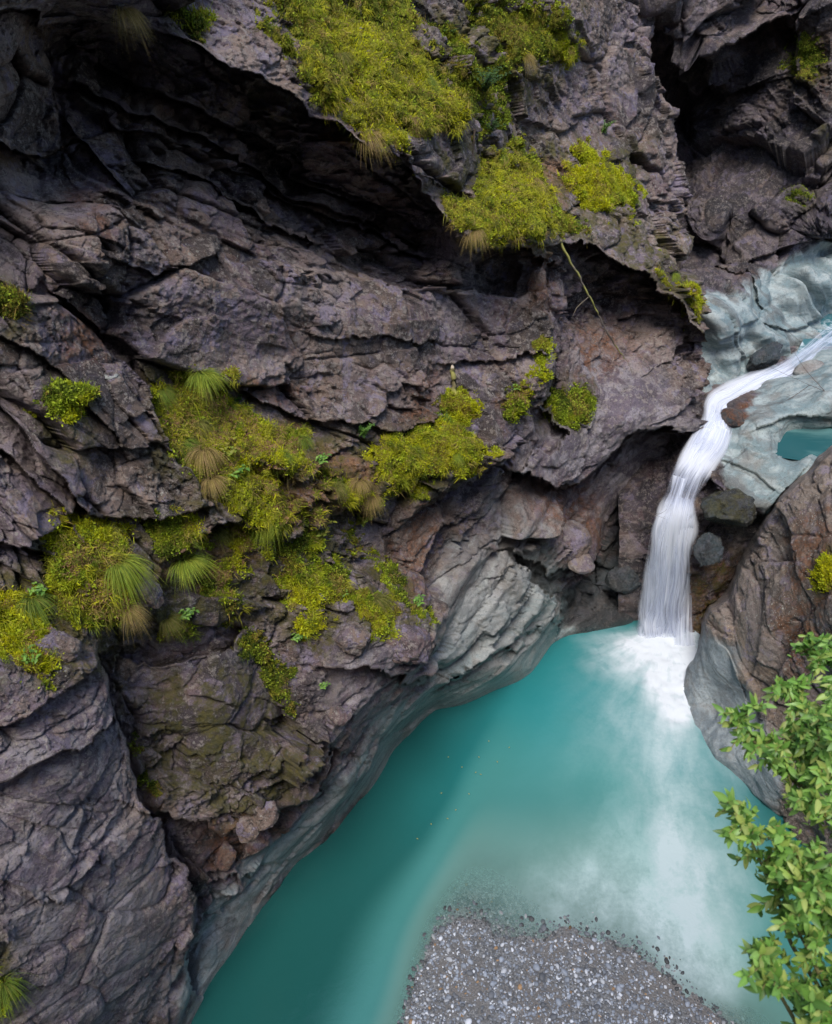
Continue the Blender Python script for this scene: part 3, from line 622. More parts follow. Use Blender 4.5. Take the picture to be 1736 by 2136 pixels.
# ------------------------------------------------------------------ river bed, gravel bar, water
BAR = [(905, 1948), (960, 1925), (1060, 1945), (1150, 1965), (1250, 1955), (1330, 1985), (1395, 2030), (1440, 2075), (1490, 2120), (1530, 2160), (1600, 2500), (760, 2500), (815, 2250), (842, 2136), (862, 2040)]
def bar_world(): return [tuple(at_z(a, b, 0.0)[:2]) for a, b in BAR]
BARW = bar_world()
def bed_z(x, y):
    s = poly_mask(x, y, BARW)                      # + inside, metres
    q = np.stack([x, y, np.zeros_like(x)], -1).reshape(-1, 3)
    s = s + 0.17 * fbm(q * 1.7, 5, 41).reshape(x.shape)
    u, v, _ = project(np.stack([x, y, np.zeros_like(x)], -1))
    left = sstep(930, 800, u + (v - 1900) * 0.25); right = sstep(1380, 1560, u - (v - 1900) * 0.25)
    slope = 0.065 + 0.75 * left + 0.10 * right
    out = np.maximum(-s, 0)
    z = np.where(s > 0, 0.13 * (1 - np.exp(-s / 0.9)), -slope * out - 0.05 * out ** 2)
    return np.maximum(z, -1.9)
bx = np.arange(-4.5, 7.0, 0.04); by = np.arange(0.2, 10.6, 0.04)
BX, BY = np.meshgrid(bx, by); BZ = bed_z(BX, BY)
BZ += 0.012 * fbm(np.stack([BX, BY, BZ], -1).reshape(-1, 3) * 6, 4, 43).reshape(BX.shape)
t = NT('gravel_sand'); p = t.pos()
vo = t.n('ShaderNodeTexVoronoi', Vector=p, Scale=42.0)
vc = t.n('ShaderNodeSeparateColor', Color=vo.outputs['Color']).outputs[0]
c = t.mix(t.ramp(vc, 0.1, 0.9), C(0.09, 0.095, 0.105), C(0.22, 0.23, 0.245))
c = t.mix(t.ramp(t.noise(p, 1.6, 4), 0.42, 0.6), c, C(0.165, 0.158, 0.158))
c = t.mix(t.ramp(vo.outputs['Distance'], 0.35, 0.7, 0, 0.5), c, C(0.07, 0.065, 0.06))
t.surface(t.n('ShaderNodeBsdfPrincipled', Base__Color=c, Roughness=0.8, Normal=t.bump(t.ramp(vo.outputs['Distance'], 0.6, 0.0), 0.8, 0.012)).outputs[0])
obj('riverbed', mesh_np('riverbed', np.stack([BX, BY, BZ], -1).reshape(-1, 3), grid_faces(len(bx), len(by)), [t.m]), kind='structure')

# water sheet
wx = np.arange(-4.5, 7.0, 0.03); wy = np.arange(0.2, 10.6, 0.03)
WX, WY = np.meshgrid(wx, wy)
wp = np.stack([WX, WY, 0 * WX], -1)
depth = np.maximum(-boxblur(boxblur(bed_z(WX, WY), 7), 7), 0)
WU, WV, _ = project(wp)
n1 = fbm(wp.reshape(-1, 3) * 1.1, 4, 51).reshape(WX.shape); n2 = fbm(wp.reshape(-1, 3) * 1.1 + 9, 4, 52).reshape(WX.shape)
UU = WU + 40 * n1; VV = WV + 50 * n2
def blob(cx, cy, rx, ry, rot=0):
    c, s = math.cos(R(rot)), math.sin(R(rot)); a = (UU - cx) * c + (VV - cy) * s; b = -(UU - cx) * s + (VV - cy) * c
    return np.exp(-((a / rx) ** 2 + (b / ry) ** 2))
BC = at_z(1388, 1312, 0.0)
rad = np.hypot(WX - BC[0], WY - BC[1]); ang = np.arctan2(WY - BC[1], WX - BC[0])
ray_n = fbm(np.stack([ang * 9, rad * 0.9, 0 * ang], -1).reshape(-1, 3), 4, 57).reshape(WX.shape)
foam = 1.5 * blob(1390, 1335, 72, 40) + 1.3 * blob(1412, 1392, 56, 70, -8) + 0.9 * blob(1420, 1450, 42, 70, -8)
foam += 0.5 * blob(1340, 1370, 100, 50, 18)
foam = foam * (1 + .3 * ray_n)
haze_f = 0.62 * blob(1410, 1800, 120, 150, -8) + 0.70 * blob(1440, 1960, 100, 130, -10) + 0.42 * blob(1430, 1590, 90, 190, -14) + 0.40 * blob(1270, 1840, 200, 80, 0) + 0.36 * blob(1270, 1910, 180, 60) + 0.28 * blob(1330, 1480, 120, 140, 10) + 0.5 * blob(1470, 2060, 60, 70)
haze_f = haze_f * (1 + .7 * ray_n)
# ripples on a real surface: small and long
WZ = 0.004 * fbm(wp.reshape(-1, 3) * 3.0, 3, 55).reshape(WX.shape) + 0.03 * np.clip(foam, 0, 1) * (0.5 + 1.2 * fbm(wp.reshape(-1, 3) * 7, 4, 56).reshape(WX.shape))
t = NT('glacial_water'); p = t.pos()
dp = t.attr('depth')
n = t.noise(p, 0.55, 3, 0.5)
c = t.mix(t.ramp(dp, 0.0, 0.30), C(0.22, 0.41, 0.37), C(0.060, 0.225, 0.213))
c = t.mix(t.ramp(dp, 0.2, 0.9), c, t.mix(t.attr('milk_shade'), C(0.012, 0.078, 0.072), C(0.018, 0.185, 0.198)))  # silt brightens mid-pool; dark deep tone elsewhere paints the cliff's shade and reflection
# drifting clouds of bubbles
pol = t.n('ShaderNodeCombineXYZ', X=t.math('MULTIPLY', t.attr('ang'), 14.0), Y=t.math('MULTIPLY', t.attr('rad'), 1.6)).outputs[0]
sw = t.math('ADD', t.math('MULTIPLY', t.noise(p, 1.9, 5, 0.5, 0.5), 0.6), t.math('MULTIPLY', t.noise(pol, 1.0, 6, 0.65, 0.8), 0.4))
fine = t.noise(p, 16, 6, 0.7, 0.4)
hz = t.math('MULTIPLY', t.attr('bubbles'), t.math('ADD', t.ramp(sw, 0.30, 0.70, 0.6, 1.2), t.math('MULTIPLY', t.math('SUBTRACT', fine, 0.5), 0.7)), True)
c = t.mix(hz, c, C(0.40, 0.495, 0.52))
fn_ = t.math('ADD', t.math('MULTIPLY', t.noise(p, 5, 5, 0.55, 0.3), 0.7), t.math('MULTIPLY', t.noise(pol, 1.6, 5, 0.6, 0.4), 0.3))
fo = t.math('MULTIPLY', t.attr('foam'), t.ramp(fn_, 0.36, 0.62, 0.7, 1.15))
fo = t.ramp(fo, 0.05, 1.05, smooth=False)
c = t.mix(fo, c, C(0.56, 0.60, 0.65))
bs = t.n('ShaderNodeBsdfPrincipled', Base__Color=c, Roughness=t.math('ADD', 0.12, t.math('MULTIPLY', fo, 0.6)), IOR=1.33,
         Normal=t.bump(t.noise(t.scale(p, (1, 1, 1)), 9, 4, 0.6, 0.6), 0.12, 0.03))
tr = t.n('ShaderNodeBsdfTransparent', Color=t.mix(t.ramp(dp, 0.0, 0.10), C(0.94, 0.99, 0.98), C(0.45, 0.80, 0.72)))
op = t.math('SUBTRACT', 1.0, t.n('ShaderNodeMath', _operation='POWER', i0=0.002, i1=dp).outputs[0])
op = t.math('ADD', op, t.math('MULTIPLY', hz, 0.8)); op = t.math('ADD', op, fo, True)
op = t.math('ADD', t.math('MULTIPLY', op, 0.96), 0.04, True)
t.surface(t.n('ShaderNodeMixShader', i0=op, i1=tr.outputs[0], i2=bs.outputs[0]).outputs[0])
WATER = t.m
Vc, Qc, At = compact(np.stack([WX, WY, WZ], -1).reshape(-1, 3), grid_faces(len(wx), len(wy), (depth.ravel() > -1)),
                     dict(milk_shade=np.clip(1.1 * blob(1230, 1540, 260, 330, 25) + .5 * blob(1450, 1750, 200, 300), 0, 1).ravel(), rad=rad.ravel(), ang=ang.ravel(), depth=depth.ravel(), foam=np.minimum(foam, 1.2).ravel(), bubbles=np.clip(haze_f, 0, 1).ravel()))
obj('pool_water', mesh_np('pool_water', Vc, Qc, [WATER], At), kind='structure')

# pebbles
def ico(sub=1):
    import bmesh
    bm = bmesh.new(); bmesh.ops.create_icosphere(bm, subdivisions=sub, radius=1.0)
    V = np.array([v.co[:] for v in bm.verts]); Fc = np.array([[v.index for v in f.verts] for f in bm.faces]); bm.free()
    return V, Fc
IV, IF = ico(2)
def pebble_mesh(name, pos, size, cols):
    n = len(pos); k = len(IV)
    sc = size[:, None] * np.stack([rng.uniform(.8, 1.35, n), rng.uniform(.7, 1.0, n), rng.uniform(.4, .65, n)], -1)
    a = rng.uniform(0, 2 * np.pi, n); tl = rng.normal(0, .2, n)
    V = IV[None] * sc[:, None]
    V = V * (1 + 0.16 * np.sin(IV[None, :, 0] * rng.uniform(1, 3, n)[:, None] + rng.uniform(0, 6, n)[:, None]) * np.cos(IV[None, :, 1] * 2.3 + rng.uniform(0, 6, n)[:, None]))[..., None]
    x = V[..., 0] * np.cos(a)[:, None] - V[..., 1] * np.sin(a)[:, None]; y = V[..., 0] * np.sin(a)[:, None] + V[..., 1] * np.cos(a)[:, None]
    z = V[..., 2] + x * tl[:, None]
    V = np.stack([x, y, z], -1) + pos[:, None]
    Fc = (IF[None] + (np.arange(n) * k)[:, None, None]).reshape(-1, 3)
    return mesh_np(name, V.reshape(-1, 3), Fc, [PEBBLE], colors=np.repeat(cols, k, 0))
def scatter_px(n, poly):
    x0 = min(p[0] for p in poly); x1 = max(p[0] for p in poly); y0 = min(p[1] for p in poly); y1 = max(p[1] for p in poly)
    u = rng.uniform(x0, x1, n * 3); v = rng.uniform(y0, y1, n * 3); m = in_poly(u, v, poly)
    return u[m][:n], v[m][:n]
u, v = scatter_px(14000, [(800, 1770), (1000, 1740), (1350, 1760), (1560, 1950), (1640, 2136), (1700, 2250), (780, 2250), (850, 1900)])
pp = at_z(u, v, 0.0); pz = bed_z(pp[:, 0], pp[:, 1])
keepp = (pz > -0.02) | (rng.uniform(0, 1, len(pz)) < 0.55 * np.exp(pz / 0.25))
u2, v2 = scatter_px(4200, [(880, 1800), (960, 1755), (1150, 1760), (1330, 1800), (1380, 1960), (1250, 1960), (1060, 1950), (960, 1930), (890, 1960)])
p2 = at_z(u2, v2, 0.0); k2 = fbm(p2 * 3.4, 4, 89) + .12 * rng.normal(0, 1, len(p2)) > .10; p2 = p2[k2]
pp = np.r_[pp, p2]; n2_ = len(p2); pz = bed_z(pp[:, 0], pp[:, 1]); keepp = np.r_[keepp, np.ones(n2_, bool)]
patch = np.r_[fbm(pp[:-n2_] * 1.4, 3, 88), np.ones(n2_)]; big2 = np.r_[np.zeros(len(pp) - n2_, bool), np.ones(n2_, bool)]
keepp &= (patch > -0.22) | (rng.uniform(0, 1, len(pz)) < 0.45)
pp, pz, big2 = pp[keepp], pz[keepp], big2[keepp]
sz = np.clip(rng.lognormal(math.log(0.0108), 0.45, len(pp)), .006, .042)
sz[big2] *= 1.2
pp[:, 2] = np.where(big2, np.minimum(pz + sz * .9, -sz * .5 - .008), pz + sz * .25)

g = rng.uniform(0, 1, len(pp)); base = np.where(g[:, None] < .20, np.array([.42, .43, .45]), np.where(g[:, None] < .62, np.array([.22, .24, .275]), np.where(g[:, None] < .98, np.array([.11, .115, .125]), np.array([.27, .165, .085]))))
base = base * rng.uniform(.75, 1.45, (len(pp), 1)) * np.array([.97, 1.0, 1.06])
under = pz < 0.005
base[under] *= np.array([.45, .45, .43]); base[big2] = np.array([.05, .06, .065]) * rng.uniform(.5, 1.8, (int(big2.sum()), 1))        # soaked stones are darker
obj('gravel', pebble_mesh('gravel', pp, sz, base), label='grey and white pebbles on the gravel bar beside the pool', cat='gravel', kind='stuff')

# ------------------------------------------------------------------ waterfall and upper stream
def waterfall_material():
    t = NT('white_water')
    uv = t.n('ShaderNodeCombineXYZ', X=t.attr('across'), Y=t.attr('along')).outputs[0]
    s1 = t.noise(t.scale(uv, (15, 0.8, 1)), 1.0, 4, 0.55, 0.15); s2 = t.noise(t.scale(uv, (4.5, 0.9, 1)), 1.0, 3, 0.5, 0.3)
    d = t.math('ADD', t.math('MULTIPLY', t.math('SUBTRACT', s1, 0.5), 0.7), t.math('MULTIPLY', t.math('SUBTRACT', s2, 0.5), 1.5))
    d = t.math('ADD', t.math('ADD', d, t.attr('thick')), 0.68)
    a = t.math('MULTIPLY', t.ramp(d, 0.0, 1.0), t.ramp(t.attr('edge'), 0.0, 0.75), True)
    c = t.mix(t.ramp(d, 0.1, 0.9), C(0.66, 0.72, 0.88), C(0.85, 0.88, 0.95))
    b = t.n('ShaderNodeBsdfDiffuse', Color=c)
    tl = t.n('ShaderNodeBsdfTranslucent', Color=c)
    m1 = t.n('ShaderNodeMixShader', i0=0.45, i1=b.outputs[0], i2=tl.outputs[0])
    tr = t.n('ShaderNodeBsdfTransparent')
    return t.surface(t.n('ShaderNodeMixShader', i0=a, i1=tr.outputs[0], i2=m1.outputs[0]).outputs[0])
FALLMAT = waterfall_material()
def spline(P, n):
    P = np.array(P, float); k = len(P); tt = np.linspace(0, k - 1, n); i = np.clip(tt.astype(int), 0, k - 2); f = (tt - i)[:, None]
    p0 = P[np.maximum(i - 1, 0)]; p1 = P[i]; p2 = P[i + 1]; p3 = P[np.minimum(i + 2, k - 1)]
    return 0.5 * (2 * p1 + (p2 - p0) * f + (2 * p0 - 5 * p1 + 4 * p2 - p3) * f ** 2 + (3 * p1 - p0 - 3 * p2 + p3) * f ** 3)
def fall_sheet(path, seed, lift=0.0, nA=64, nL=420, bulge=0.14):
    # path rows: u, v, z, width(px), thickness bias
    S = spline(path, nL)
    Cn = np.stack([at_z(a, b, c) for a, b, c in S[:, :3]]); wpx = S[:, 3]
    tt = np.array([t_of_z(a, b, c) for a, b, c in S[:, :3]]); wm = wpx * tt / F
    tan = np.gradient(Cn, axis=0); tan /= np.linalg.norm(tan, axis=1, keepdims=True)
    view = Cn - CAM; view /= np.linalg.norm(view, axis=1, keepdims=True)
    side = np.cross(tan, np.array([0.0, -0.5, 0.85])); side /= np.linalg.norm(side, axis=1, keepdims=True)
    for _ in range(14): side[1:-1] = (side[:-2] + side[1:-1] * 2 + side[2:]) / 4
    side /= np.linalg.norm(side, axis=1, keepdims=True)
    if side[nL // 2, 0] < 0: side = -side
    nrm = np.cross(side, tan); 
    nrm *= np.sign((nrm * -view).sum(1))[:, None]
    x = np.linspace(-1, 1, nA)
    al = np.r_[0, np.cumsum(np.linalg.norm(np.diff(Cn, axis=0), axis=1))]
    X, A = np.meshgrid(x, al)
    q = np.stack([X * 5, A * 1.0, 0 * X + seed], -1).reshape(-1, 3); rid = fbm(q, 3, seed).reshape(X.shape)
    q2 = np.stack([np.sign(X), A * 2.3, 0 * X + seed], -1).reshape(-1, 3); ew = vnoise(q2, seed + 5).reshape(X.shape)
    half = wm[:, None] / 2 * (1 + 0.13 * ew)
    G = Cn[:, None] + side[:, None] * (X * half)[..., None] + nrm[:, None] * (bulge * wm[:, None] * (1 - X ** 2) + 0.02 * rid * (1 - X ** 4) + lift)[..., None]
    return G, dict(across=(X * half / 0.25 + seed).ravel(), along=A.ravel(), edge=((1 - X ** 2) ** 0.7).ravel(), thick=np.repeat(S[:, 4], nA))
def add_fall(name, path, seed, **kw):
    G, a = fall_sheet(path, seed, **kw); nl, na = G.shape[:2]
    return obj(name, mesh_np(name, G.reshape(-1, 3), grid_faces(na, nl), [FALLMAT], a), kind='structure')
US = [(1800, 668, 3.25, 56, -.5), (1736, 702, 3.24, 52, -.25), (1690, 737, 3.23, 50, -.25), (1640, 772, 3.22, 54, 0), (1580, 806, 3.2, 62, .2), (1530, 826, 3.2, 66, .3), (1500, 850, 3.2, 68, .3), (1494, 885, 3.2, 66, .2), (1482, 920, 3.1, 78, .0), (1460, 950, 2.95, 84, -.5)]
FALL = [(1508, 850, 3.22, 54, -.6), (1496, 890, 3.19, 70, .1), (1480, 925, 3.06, 92, .15), (1454, 962, 2.86, 94, .3), (1434, 1000, 2.70, 78, -.1), (1420, 1038, 2.56, 74, -.25),
        (1410, 1070, 2.36, 88, .35), (1401, 1104, 2.08, 104, .3), (1394, 1150, 1.66, 104, .05), (1388, 1210, 1.06, 110, -.12), (1382, 1265, 0.5, 120, -.15), (1379, 1300, 0.14, 130, -.1), (1378, 1330, -.12, 140, -.3)]
gf = np.random.default_rng(4)
for k in range(2): add_fall('upper_stream', [(a, b + gf.normal(0, 2), c + .02 * k, d * (1 - .25 * k), e - .1) for a, b, c, d, e in US], 3 + k, bulge=.07)
for k, (x, wd, i0) in enumerate(((0, 1, 0), (-.18, .78, 0), (.2, .72, 1), (-.45, .45, 4), (.45, .42, 5), (.05, .5, 5), (-.3, .34, 6), (.3, .30, 6))):
    add_fall('waterfall', [(a + x * d * .5 + gf.normal(0, 2.0), b + gf.normal(0, 1.5), c + .01, d * .9 * wd * gf.uniform(.92, 1.08), e - .15 + gf.normal(0, .08)) for a, b, c, d, e in FALL[i0:]], 30 + k, nA=44, nL=300, bulge=.07, lift=.018 * k)
add_fall('side_fall', [(1408, 1075, 2.34, 36, -.1), (1426, 1120, 1.9, 46, -.2), (1430, 1190, 1.2, 36, -.3), (1428, 1260, .5, 32, -.25), (1428, 1352, -.06, 44, -.15)], 21, nA=32, lift=0.03, bulge=.07)
# upper stream pool water
tw = NT('stream_water'); p = tw.pos()
nn = tw.noise(tw.scale(p, (1, 1, 1)), 3, 6, 0.65, 1.5)
cc = tw.mix(tw.ramp(nn, 0.45, 0.68), C(0.035, 0.12, 0.14), C(0.40, 0.47, 0.50))
tw.surface(tw.n('ShaderNodeBsdfPrincipled', Base__Color=cc, Roughness=0.15, IOR=1.33).outputs[0])
def flat_pool(name, px, z, mat):
    P = [at_z(a, b, z) for a, b in px]; c = np.mean(P, 0); V = [c] + P; n = len(P)
    me = bpy.data.meshes.new(name); me.from_pydata([tuple(map(float, q)) for q in V], [], [(0, 1 + i, 1 + (i + 1) % n) for i in range(n)])
    me.materials.append(mat); me.update(); return obj(name, me, kind='structure')
flat_pool('stream_water', [(1650, 760), (1680, 700), (1730, 650), (1900, 560), (2100, 600), (1900, 720), (1760, 730), (1700, 790)], 3.17, tw.m)
tp = NT('rock_pool_water')
tp.surface(tp.n('ShaderNodeBsdfPrincipled', Base__Color=tp.mix(tp.ramp(tp.noise(tp.scale(tp.pos(), (1, 3, 1)), 1.2, 4, 0.5, 0.4), 0.42, 0.68), C(0.02, 0.085, 0.095), C(0.075, 0.17, 0.175)), Roughness=0.12, IOR=1.33).outputs[0])
flat_pool('rock_pool_water', [(1600, 950), (1620, 905), (1680, 890), (1760, 885), (1850, 900), (1800, 950), (1700, 965)], 3.07, tp.m)

# ------------------------------------------------------------------ gorge's near side behind the viewer: unseen, added and raised to block sky light
def near_wall():
    gx = np.arange(-18, 18, 0.35); gz = np.arange(-1, 21, 0.35)
    X, Z = np.meshgrid(gx, gz); Y = -3.2 - 0.22 * Z + 0.0 * X
    P = np.stack([X, Y, Z], -1).reshape(-1, 3)
    d, blk = rock_disp(P * 0.6, FR_A, 900, 2.0)
    P[:, 1] += 2.0 * d
    z0 = np.zeros(len(P))
    obj('near_blocking_wall', mesh_np('near_blocking_wall', P, grid_faces(len(gx), len(gz)), [ROCK], dict(pale=z0, rust=z0, litter=z0, moss=z0, wet=z0, block=blk)), kind='structure')
near_wall()

# ------------------------------------------------------------------ boulders and loose stones
print('boulders...')
BV, BF = ico(5)
def boulder(name, u, v, t, size, rot, seed, mat, label, cat='boulder', group=None, sharp=1.0, pale=0.0, moss=0.0, wet=0.0, rust=0.0):
    d = BV.copy().astype(float)
    f1, e1, b1 = facet(d * 1.15 + seed * 3.1, seed, tilt=0.4); f2, e2, _ = facet(d * 2.6 + seed, seed + 1, tilt=1.0); f3, _, _ = facet(d * 6 + seed, seed + 2)
    # cut by random planes: flat broken sides
    g = np.random.default_rng(seed); r = np.full(len(d), 1.0)
    for k in range(11):
        n = g.normal(size=3); n /= np.linalg.norm(n); h = g.uniform(.62, .92)
        dn = d @ n; r = np.where(dn > 0.05, np.minimum(r, np.maximum(h / np.maximum(dn, .05), .5)), r)
    r = sharp * r + (1 - sharp) * 0.85
    r = r + 0.05 * sharp * f2 + 0.02 * f3 + 0.05 * fbm(d * 2.2 + seed, 4, seed)
    r -= 0.05 * np.exp(-e2 / 0.05) * sharp
    P = d * r[:, None] * np.array(size)
    rx, ry, rz = [R(a) for a in rot]
    Mx = np.array([[1, 0, 0], [0, math.cos(rx), -math.sin(rx)], [0, math.sin(rx), math.cos(rx)]])
    My = np.array([[math.cos(ry), 0, math.sin(ry)], [0, 1, 0], [-math.sin(ry), 0, math.cos(ry)]])
    Mz = np.array([[math.cos(rz), -math.sin(rz), 0], [math.sin(rz), math.cos(rz), 0], [0, 0, 1]])
    P = P @ (Mz @ My @ Mx).T
    k = np.ones(len(P)); me = mesh_np(name, P, BF, [mat], dict(pale=k * pale, rust=k * rust, litter=k * 0, moss=k * moss, wet=k * wet, block=0.3 + 0.3 * b1))
    o = obj(name, me, None, label, cat, group); o.location = [float(c) for c in at_t(u, v, t)]
    return o
boulder('boulder', 1522, 1058, 11.75, (.42, .36, .36), (10, 25, 20), 31, ROCK_WET, 'dark wet boulder wedged between the waterfall and the pale ledge', moss=.55, wet=.6)
boulder('boulder', 1478, 1150, 11.95, (.2, .25, .3), (0, 10, 10), 32, ROCK_WET, 'small black wet rock at the right edge of the falling water, under the dark boulder', wet=.8)
boulder('boulder', 1532, 872, 12.25, (.25, .24, .15), (0, 15, 30), 33, ROCK_WET, 'brown rounded rock parting the stream above the fall', sharp=.5, rust=.9, wet=.5)
boulder('boulder', 1185, 1128, 12.15, (.40, .36, .30), (20, 10, -20), 34, ROCK, 'large rounded grey boulder stuck under the cliff left of the waterfall', sharp=.55, pale=.35)
boulder('boulder', 1118, 1138, 12.05, (.26, .24, .24), (0, -10, 40), 35, ROCK, 'smaller purplish boulder against the left side of the rounded grey boulder', sharp=.6, pale=.15)
boulder('boulder', 1208, 1172, 12.05, (.26, .22, .10), (8, 12, -10), 36, ROCK, 'flat pointed stone sticking out below the rounded grey boulder', sharp=.8, pale=.5)
boulder('boulder', 1300, 1205, 13.0, (.3, .26, .3), (0, 10, 10), 37, ROCK_WET, 'dark dripping rock in the hollow beside the foot of the waterfall', wet=.9)
boulder('boulder', 1355, 760, 12.9, (.2, .2, .15), (0, 0, 40), 38, ROCK, 'angular block jutting from the dark cliff face behind the dead branch tip')
boulder('boulder', 1595, 745, 13.6, (.38, .2, .2), (0, -28, 20), 39, ROCK_WET, 'dark rock on the far bank where the stream bends', wet=.4)
boulder('boulder', 1690, 770, 13.3, (.32, .22, .12), (0, -10, 15), 40, ROCK_PALE, 'pale stone with brown stains on the near bank of the upper stream', sharp=.5, pale=.8, rust=.4)
def on_cliff(u, v, off): return float(project(cliff_at(u, v, off)[0])[2])
boulder('rock', 232, 786, on_cliff(232, 786, .02), (.075, .05, .04), (0, 20, 0), 41, ROCK_PALE, 'small chalky white stone on the dark slab at the left', 'stone', pale=1.0)
boulder('rock', 550, 1700, on_cliff(550, 1700, .08), (.17, .16, .13), (0, -35, 0), 42, ROCK, 'broken pale pink block on top of the rubble under the mossy bulge', 'stone', pale=.1)
boulder('rock', 515, 1730, on_cliff(515, 1730, .06), (.13, .14, .11), (20, -30, 10), 43, ROCK, 'cracked grey block at the left of the pink block in the rubble', 'stone')
boulder('rock', 470, 1785, on_cliff(470, 1785, .08), (.14, .14, .17), (0, 10, 30), 44, ROCK, 'brown wedge of rock at the bottom of the rubble by the left slab', 'stone', rust=.7)
boulder('rock', 530, 1760, on_cliff(530, 1760, .05), (.2, .14, .12), (0, -20, 30), 45, ROCK, 'long brown block below the pink block in the rubble', 'stone', rust=.6)
boulder('rock', 850, 1345, on_cliff(850, 1345, .05), (.33, .30, .17), (10, 22, 15), 46, ROCK, 'pointed purple grey slab jutting out over the pool from the mossy slope', 'stone', sharp=1.0)
boulder('rock', 740, 1330, on_cliff(740, 1330, .02), (.22, .2, .16), (0, 20, 15), 47, ROCK, 'white crusted rock beneath the hanging moss, left of the pointed slab', 'stone', pale=.3)
boulder('rock', 120, 1345, on_cliff(120, 1345, .03), (.17, .15, .14), (0, 20, 0), 48, ROCK, 'grey lichen covered block poking through the moss at the left edge', 'stone')
boulder('rock', 305, 1235, on_cliff(305, 1235, .03), (.14, .13, .22), (5, -10, 0), 49, ROCK, 'upright purple block between two mossy ledges at the left', 'stone')
boulder('rock', 705, 1490, on_cliff(705, 1490, .05), (.16, .15, .13), (0, -20, 0), 50, ROCK, 'knobbly light grey stone bulging from the cliff above the water, right of the mossy bulge', 'stone', pale=.3)
boulder('rock', 1120, 590, on_cliff(1120, 590, .05), (.11, .1, .2), (5, 5, 0), 51, ROCK, 'rusty brown block under the moss overhang beside the dead branch', 'stone', rust=.9)

# ------------------------------------------------------------------ moss
print('moss...')
MCOL = np.array([[.60, .52, .012], [.45, .43, .018], [.24, .29, .022], [.085, .11, .018], [.34, .22, .06]])
def moss_colour(P, seed, bright=1.0):
    n = fbm(P * 2.0, 4, 801); m = fbm(P * 7.0, 3, 802); q = rng.normal(0, .16, len(P))
    x = np.clip(1.22 + 3.6 * n + 2.2 * m + 1.3 * q - (bright - 1) * 2.5, 0, 3.0)
    i = np.minimum(x.astype(int), 2); f = (x - i)[:, None]
    c = MCOL[i] * (1 - f) + MCOL[i + 1] * f
    br = (fbm(P * 4.0 + 50, 3, 803) > .22) & (rng.uniform(0, 1, len(P)) < .6)
    c[br] = MCOL[4]
    return c * rng.uniform(.85, 1.5, (len(P), 1)) * np.array([.86, .96, .9])
def blades(base, dirs, length, width, cols, curve=0.5, down=0.0):
    n = len(base); side = np.cross(dirs, rng.normal(size=(n, 3))); side /= np.linalg.norm(side, axis=1, keepdims=True) + 1e-9
    mid = base + dirs * (length * .55)[:, None]; mid[:, 2] -= length * down * .2
    tip = base + dirs * length[:, None] + rng.normal(0, .25, (n, 3)) * length[:, None] * curve; tip[:, 2] -= length * down
    V = np.stack([base - side * width[:, None], base + side * width[:, None], mid + side * width[:, None] * .8, mid - side * width[:, None] * .8, tip], 1)
    F4 = (np.array([[0, 1, 2, 3]])[None] + (np.arange(n) * 5)[:, None, None]).reshape(-1, 4)
    F3 = (np.array([[3, 2, 4, 4]])[None] + (np.arange(n) * 5)[:, None, None]).reshape(-1, 4)
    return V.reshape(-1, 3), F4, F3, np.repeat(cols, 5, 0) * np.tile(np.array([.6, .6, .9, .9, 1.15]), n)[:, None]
def mesh_mixed(name, V, quads, tris, mats, qi, ti, cols, smooth=True):
    me = bpy.data.meshes.new(name); V = np.ascontiguousarray(V, np.float32)
    me.vertices.add(len(V)); me.vertices.foreach_set('co', V.ravel())
    nq, nt_ = len(quads), len(tris); li = np.concatenate([np.asarray(quads, np.int32).ravel(), np.asarray(tris, np.int32).ravel()])
    me.loops.add(len(li)); me.loops.foreach_set('vertex_index', li)
    me.polygons.add(nq + nt_); me.polygons.foreach_set('loop_start', np.r_[np.arange(nq) * 4, nq * 4 + np.arange(nt_) * 3].astype(np.int32))
    me.polygons.foreach_set('use_smooth', np.full(nq + nt_, smooth, bool))
    for m in mats: me.materials.append(m)
    me.polygons.foreach_set('material_index', np.r_[np.broadcast_to(qi, nq), np.broadcast_to(ti, nt_)].astype(np.int32))
    at = me.attributes.new('tint', 'FLOAT_COLOR', 'POINT'); c = np.ones((len(V), 4), np.float32); c[:, :3] = cols; at.data.foreach_set('color', c.ravel())
    me.update(calc_edges=True); me.validate(); return me
CLB = boxblur(CLG, 4)
